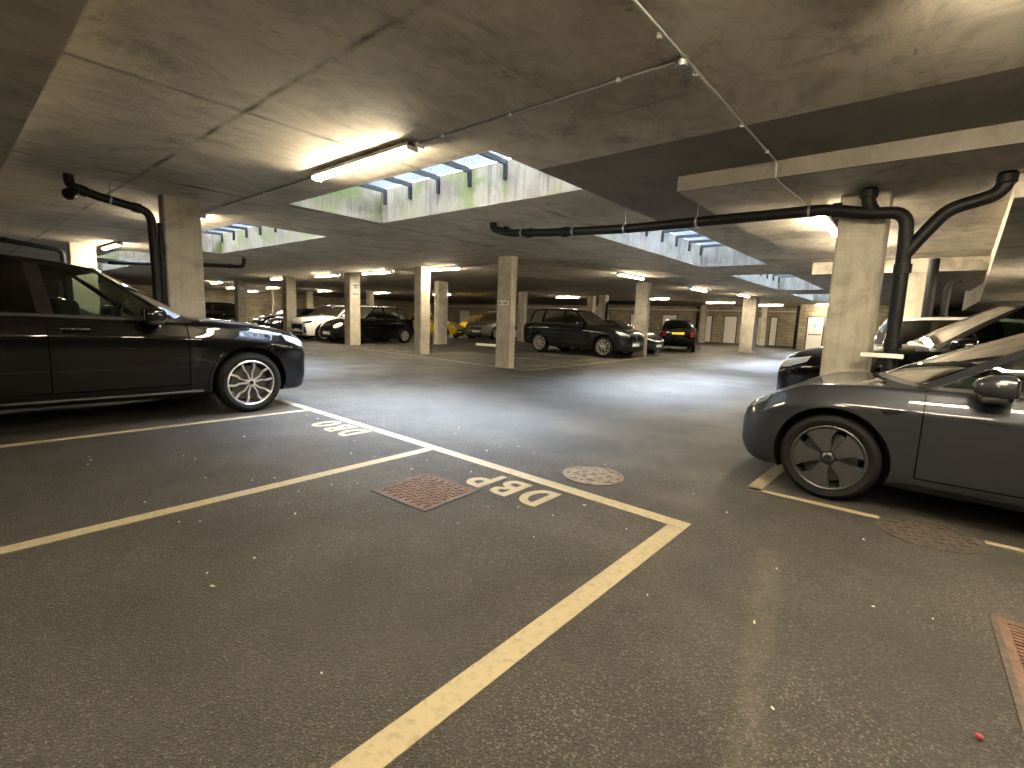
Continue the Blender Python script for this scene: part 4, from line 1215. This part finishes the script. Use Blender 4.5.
def letters(txt, origin, size, label, spacing=1.0):
    root = empty('painted_letters', (origin[0], origin[1], .0006), PI/2); tag(root, label, 'painted letters', kind='thing')
    x = 0
    GL = {'D': 'D', 'B': 'B', 'P': 'P', 'O': 'O'}
    for ch in txt:
        w = {'D': .62, 'B': .60, 'P': .56, 'O': .66}[ch]*size; hgt = size; st = .185*size
        def arc(cx, cy, rx, ry, a0, a1, n=10): return [(cx+rx*math.cos(a0+(a1-a0)*i/n), cy+ry*math.sin(a0+(a1-a0)*i/n)) for i in range(n+1)]
        outer = []; inner = []
        if ch == 'D':
            outer = [(0, 0)] + arc(w*.36, hgt*.5, w*.64, hgt*.5, -PI/2, PI/2, 14) + [(0, hgt)]
            inner = [[(st, st)] + arc(w*.36, hgt*.5, w*.64-st, hgt*.5-st, -PI/2, PI/2, 14) + [(st, hgt-st)]]
        elif ch == 'O':
            outer = arc(w/2, hgt/2, w/2, hgt/2, 0, 2*PI*23/24, 23); inner = [arc(w/2, hgt/2, w/2-st, hgt/2-st, 0, 2*PI*23/24, 23)]
        elif ch == 'P':
            outer = [(0, 0), (st, 0), (st, hgt*.40)] + arc(w*.48, hgt*.70, w*.52, hgt*.30, -PI/2, PI/2, 12) + [(0, hgt)]
            inner = [[(st, hgt*.40+st)] + arc(w*.48, hgt*.70, w*.52-st, hgt*.30-st, -PI/2, PI/2, 12) + [(st, hgt-st)]]
        elif ch == 'B':
            outer = [(0, 0)] + arc(w*.52, hgt*.27, w*.48, hgt*.27, -PI/2, PI*.42, 10) + arc(w*.50, hgt*.765, w*.42, hgt*.235, -PI*.40, PI/2, 10) + [(0, hgt)]
            inner = [[(st, st)] + arc(w*.52, hgt*.27, w*.48-st, hgt*.27-st*.95, -PI/2, PI/2, 10) + [(st, hgt*.54-st*.9)],
                     [(st, hgt*.54+st*.1)] + arc(w*.48, hgt*.76, w*.44-st, hgt*.22-st*.75, -PI/2, PI/2, 10) + [(st, hgt-st)]]
        pts = [Vector(p) for p in outer]; edges = [(i, (i+1) % len(outer)) for i in range(len(outer))]
        holes = []
        for h in inner:
            b = len(pts); pts += [Vector(p) for p in h]; edges += [(b+i, b+(i+1) % len(h)) for i in range(len(h))]
            holes.append(h)
        V, E, F, *_ = delaunay_2d_cdt(pts, edges, [], 0, 1e-5)
        def ins(p, poly):
            c = False; n = len(poly)
            for i in range(n):
                a, b = poly[i], poly[(i+1) % n]
                if (a[1] > p[1]) != (b[1] > p[1]) and p[0] < (b[0]-a[0])*(p[1]-a[1])/(b[1]-a[1])+a[0]: c = not c
            return c
        keep = []
        for q in F:
            c = sum((Vector(V[i]) for i in q), Vector((0, 0)))/len(q)
            if ins(c, outer) and not any(ins(c, h) for h in holes): keep.append(q)
        mesh_obj('letter_%s' % ch, [(x+p[0], p[1], .0035) for p in V], keep, M['line'], root)
        x += w + .17*size*spacing
    return root
letters('DBP', (2.965, 1.96), .35, 'cream painted letters in the nearest bay, beside the rusty square cover')
letters('DBO', (3.06, 4.60), .355, 'cream painted letters in the second bay, in front of the black SUV')

# ------------------------------------------------------------------ covers set in the asphalt
def square_cover(cx, cy, sx, sy, rz, label, mat='rust', pitch=.045, ribs=False):
    root = empty('drain_cover', (cx, cy, 0), rz); tag(root, label, 'drain cover', kind='thing')
    fr = MB(); a, b = sx/2, sy/2
    fr.add([(-a,-b,.001),(a,-b,.001),(a,b,.001),(-a,b,.001),(-a+.025,-b+.025,.008),(a-.025,-b+.025,.008),(a-.025,b-.025,.008),(-a+.025,b-.025,.008),(-a,-b,.008),(a,-b,.008),(a,b,.008),(-a,b,.008)],
           [(8,9,5,4),(9,10,6,5),(10,11,7,6),(11,8,4,7),(0,1,9,8),(1,2,10,9),(2,3,11,10),(3,0,8,11)])
    fr.build('cover_frame', M['rust_dark'], root, fixn=False)
    m = MB(); m.box(-a+.026, a-.026, -b+.026, b-.026, .0005, .005)
    y = -b+.05; k = 0
    if ribs:
        x = -a+.04
        while x < a-.05:
            for q in range(3):
                w3 = (2*b-.10)/3; m.box(x, x+.017, -b+.05+q*w3+.008, -b+.05+(q+1)*w3-.008, .005, .0115)
            x += .031
        y = b
    while y < b-.05:
        x = -a+.05 + (pitch if k % 2 else 0)
        while x < a-.07:
            m.box(x, x+pitch*1.35, y, y+pitch*.40, .005, .0115); x += pitch*2
        y += pitch*.72; k += 1
    m.build('cover_plate', M[mat], root, fixn=False)
    return root
square_cover(2.29, 2.74, .57, .60, .05, 'square rusty tread-pattern cover beside the nearest painted letters')
square_cover(2.47, -.735, 1.36, .68, .02, 'long rusty ribbed cover in the near floor, across from the grey saloon', ribs=True)
def round_cover(cx, cy, r, label, mat):
    root = empty('manhole_cover', (cx, cy, 0), .4); tag(root, label, 'manhole cover', kind='thing')
    m = MB(); m.lathe([(r, .0005), (r, .006), (r*.9, .0075), (r*.89, .002)], 40, 'z'); m.build('cover_ring', M[mat], root, 40)
    m = MB(); m.lathe([(r*.885, .002), (r*.88, .005), (0, .0055)], 40, 'z')
    n = int(r*2/.07)
    for i in range(-n, n+1):
        for j in range(-n, n+1):
            x, y = i*.07, j*.07
            if math.hypot(x, y) < r*.82:
                if (i+j) % 2: m.box(x-.028, x+.028, y-.009, y+.009, .005, .0095)
                else: m.box(x-.009, x+.009, y-.028, y+.028, .005, .0095)
    m.build('cover_plate', M[mat], root, fixn=False)
round_cover(3.55, 2.04, .26, 'round worn metal cover in the lane beside the long cream line', 'worn')
round_cover(4.12, -.16, .27, 'round dusty cover beside the sill of the grey saloon', 'rust_dark')
m = MB(); m.rbox(-.60, .60, -.08, .08, 0, .11, .02, 2); o = m.build('wheel_stop', M['white_plastic'], None, 40, (16.75, 15.75, 0)); o.rotation_euler = (0, 0, PI/2+.15); tag(o, 'white wheel stop lying behind the corner column of the central bays', 'wheel stop')

# small finds on the floor
root = empty('fallen_berry', (2.10, -.285, 0), .6); tag(root, 'small red berry with a dark stalk on the near floor by the long rusty cover', 'berry')
bm = bmesh.new(); bmesh.ops.create_icosphere(bm, subdivisions=2, radius=.011)
for vtx in bm.verts: vtx.co.z = vtx.co.z*.85 + .011; vtx.co.x *= 1.15 - .2*abs(vtx.co.y/.013)
me = bpy.data.meshes.new('berry'); bm.to_mesh(me); bm.free(); link_mesh('berry_skin', me, M['red'], root); shade(me, 60)
m = MB(); m.tube([(.010, 0, .012), (.022, .002, .012), (.034, .006, .006)], [.0025, .002, .0012], 6); m.build('stalk', M['ink'], root)
lt = MB(); random.seed(3)
for i in range(85):
    x = random.uniform(.6, 4.0); y = random.uniform(-.6, 6.0)
    if any(abs(y-q) < .09 for q in (1.1, 3.58, 6.2)) or 2.98 < x < 3.27 or (1.9 < x < 2.7 and 2.3 < y < 3.2) or (x > 1.7 and y < -.3) or (abs(x-4.12) < .35 and y < 1.05) or (abs(x-3.55) < .3 and abs(y-2.04) < .3) or (2.55 < x < 3 and (1.9 < y < 2.8 or 4.5 < y < 5.5)): continue
    a = random.uniform(0, PI); l = random.choice([.004, .005, .007, .013]); w = random.uniform(.0025, .0045)
    c, s_ = math.cos(a), math.sin(a)
    q = [(x + c*p - s_*r_, y + s_*p + c*r_) for p, r_ in ((-l, -w*.6), (-l*.2, -w), (l, -w*.4), (l*.8, w*.7), (-l*.5, w))]
    n = len(q); lt.add([(p[0], p[1], .0005) for p in q] + [(p[0]*1, p[1], .005) for p in q], [tuple(range(n, 2*n))] + [(i_, (i_+1) % n, n+(i_+1) % n, n+i_) for i_ in range(n)])
o = lt.build('grit_litter', M['litter'], fixn=False); tag(o, 'pale grit and paper scraps scattered over the near asphalt', 'litter', kind='stuff')

# ------------------------------------------------------------------ cars
def suv_front(s, skin, root, P):
    for sd in (1, -1):
        skin.patch('grille', [(sd*.035, .555), (sd*.045, .745), (sd*.20, .775), (sd*.31, .755), (sd*.33, .66), (sd*.27, .56)], 0, 1, M['gloss_black'], root, .008, .02, .04)
        ring = [(sd*.035, .555), (sd*.045, .745), (sd*.20, .775), (sd*.31, .755), (sd*.33, .66), (sd*.27, .56), (sd*.035, .555)]
        skin.ribbon('grille_surround', ring, .016, M['chrome'], root, 1, 0, .009, .03, .006)
        skin.patch('fog_light_bezel', [(sd*.50, .36), (sd*.52, .46), (sd*.66, .50), (sd*.68, .40)], 0, 1, M['black'], root, .004, .02, .04)
    skin.patch('lower_intake', [(-.42, .30), (-.44, .40), (.44, .40), (.42, .30)], 0, 1, M['black'], root, .004, .02, .05)
def white_front(s, skin, root, P):
    skin.patch('grille', [(-.40, .47), (-.52, .60), (-.48, .74), (.48, .74), (.52, .60), (.40, .47)], 0, 1, M['black'], root, .006, .02, .05)
    skin.patch('lower_intake', [(-.42, .29), (-.50, .40), (.50, .40), (.42, .29)], 0, 1, M['black'], root, .004, .02, .05)
    for sd in (1, -1):
        skin.patch('fog_light_bezel', [(sd*.62, .34), (sd*.60, .60), (sd*.70, .64), (sd*.74, .38)], 0, 1, M['black'], root, .004, .02, .04)
def sedan_front(s, skin, root, P):
    skin.patch('lower_intake', [(-.46, .235), (-.44, .325), (.44, .325), (.46, .235)], 0, 1, M['black'], root, .004, .02, .05)
    for sd in (1, -1):
        skin.patch('fog_light_bezel', [(sd*.52, .27), (sd*.53, .345), (sd*.66, .37), (sd*.665, .30)], 0, 1, M['black'], root, .004, .02, .04)

# the near black SUV
bmw, sk = build_car(SUV, (2.53, 7.42), 0, 'large black SUV with machined double-spoke wheels in the bay beside the column', 'paint_black', 'yspoke', 1.035, near=True, front=suv_front)
for sd in (1, -1):
    sk.patch('wing_vent', [(.52, .80), (.60, .84), (.64, .78), (.60, .60), (.56, .62)], 90, sd, M['gloss_black'], bmw, .004, .02, .03)
    sk.ribbon('sill_strip', [(.52, .325), (2.42, .335)], .02, M['chrome'], bmw, sd, 90, .003, .05, .006)
    sk.ribbon('bodyside_crease', [(.75, .86), (2.9, .90)], .012, M['paint_black'], bmw, sd, 90, .001, .05, .004)
# the near grey saloon
tes, sk = build_car(SEDAN, (5.265, .465), PI/2, 'sleek grey saloon with dark five-blade wheel covers and a black glass roof', 'paint_grey', 'aero', 1.0, near=True, roof='gloss_black', front=sedan_front, trim_black=False, lens='lens')
for sd in (1, -1):
    sk.patch('wing_vent', [(.275, .765), (.48, .775), (.35, .735), (.31, .725)], 90, sd, M['gloss_black'], tes, .004, .02, .02)
    z0 = .19
    sk.ribbon('sill_trim', [(.42, .225), (2.44, .225)], .05, M['black'], tes, sd, 90, .002, .06, .006)

CARS = [
 (SUV, (8.12, .66), PI/2, 'black crossover parked nose-out behind the wide pale column', 'paint_black', 'dark', 1.02, dict(lens='lens', near=True)),
 (SUV, (11.9, -2.75), -PI/2, 'silver car with pale roof behind the black crossover', 'paint_silver', 'multi', .95, {}),
 (SUV, (17.0, 9.12), -PI/2, 'dark grey SUV with bright double-spoke wheels in the central bays', 'paint_darkgrey', 'yspoke', 1.05, dict(front=suv_front)),
 (SEDAN, (19.9, 9.35), -PI/2, 'dark saloon with pale headlights between the column and the black car with a yellow plate', 'paint_darkgrey', 'multi', 1.0, dict(lens='white_lens')),
 (HATCH, (26.2, 10.45), .42, 'black hatchback seen from behind with a yellow number plate', 'paint_black', 'multi', 1.06, {}),
 (HATCH, (11.55, 19.6), PI, 'small black hatchback with round pale headlights behind the notice column', 'paint_black', 'five', 1.10, dict(lens='white_lens')),
 (SUV, (11.35, 21.75), PI, 'white hatchback with a black lower grille next to the small black hatchback', 'paint_white', 'multi', 1.0, dict(roof='gloss_black', lens='dark_lens', front=white_front)),
 (SUV, (12.1, 24.4), PI, 'dark car on the far side of the white hatchback', 'paint_navy', 'multi', 1.0, {}),
 (HATCH, (12.2, 27.0), PI, 'dark hatchback with white headlights beyond the column beside the white hatchback', 'paint_navy', 'multi', 1.0, dict(lens='white_lens')),
 (SEDAN, (14.2, 33.5), PI, 'far dark saloon just past the far notice column', 'paint_navy', 'multi', 1.0, {}),
 (SUV, (9.8, 36.2), PI, 'far black car with a red tail light between two columns', 'paint_black', 'multi', 1.0, {}),
 (HATCH, (20.75, 22.7), -1.25, 'yellow hatchback behind the column in the middle of the bays', 'paint_yellow', 'multi', 1.0, dict(roof='gloss_black', lens='white_lens')),
 (HATCH, (24.4, 24.6), PI+.3, 'second yellow car half hidden behind the grey car', 'paint_yellow', 'multi', 1.0, dict(lens='white_lens')),
 (SUV, (22.1, 21.2), PI+.25, 'grey car with a dark nose parked beside the yellow hatchback', 'paint_midgrey', 'multi', 1.0, {}),
 (SUV, (2.1, 10.05), 0, 'black car in the next bay seen through the side window of the black SUV', 'paint_black', 'multi', .97, {}),
]
for (sp, loc, hd, lab, paint, st, sc, kw) in CARS: build_car(sp, loc, hd, lab, paint, st, sc, **kw)

# ------------------------------------------------------------------ sky, camera, view
w = bpy.data.worlds.new('overcast sky'); SC.world = w; w.use_nodes = True
t = NT(w.node_tree); bgn = w.node_tree.nodes['Background']
n = t.noise(t.coord(), 2.2, 4, 0.6)
col = t.ramp(n, [(0.35, (0.56, 0.72, 1.0)), (0.65, (0.72, 0.84, 1.0))])
w.node_tree.links.new(col, bgn.inputs[0]); bgn.inputs[1].default_value = 42.0

cam = bpy.data.cameras.new('camera'); co = bpy.data.objects.new('camera', cam); COL.objects.link(co)
cam.sensor_width = 36.0; cam.sensor_fit = 'HORIZONTAL'; cam.lens = 483.7365/1024*36; cam.clip_start = .02; cam.clip_end = 300
R3 = Matrix(((0.647315, 0.078367, -0.758183), (-0.761371, 0.113480, -0.638307), (0.036016, 0.990445, 0.133124)))
co.matrix_world = Matrix.Translation((0, 0, 1.31)) @ R3.to_4x4()
SC.camera = co
vs = SC.view_settings; vs.view_transform = 'Standard'; vs.look = 'None'; vs.gamma = 1.0; vs.use_curve_mapping = False; vs.exposure = 2.55
SC.cycles.use_denoising = True
SC.cycles.max_bounces = 8; SC.cycles.diffuse_bounces = 4; SC.cycles.glossy_bounces = 4; SC.cycles.transparent_max_bounces = 16
SC.cycles.sample_clamp_indirect = 6.0
SC.cycles.caustics_reflective = False; SC.cycles.caustics_refractive = False
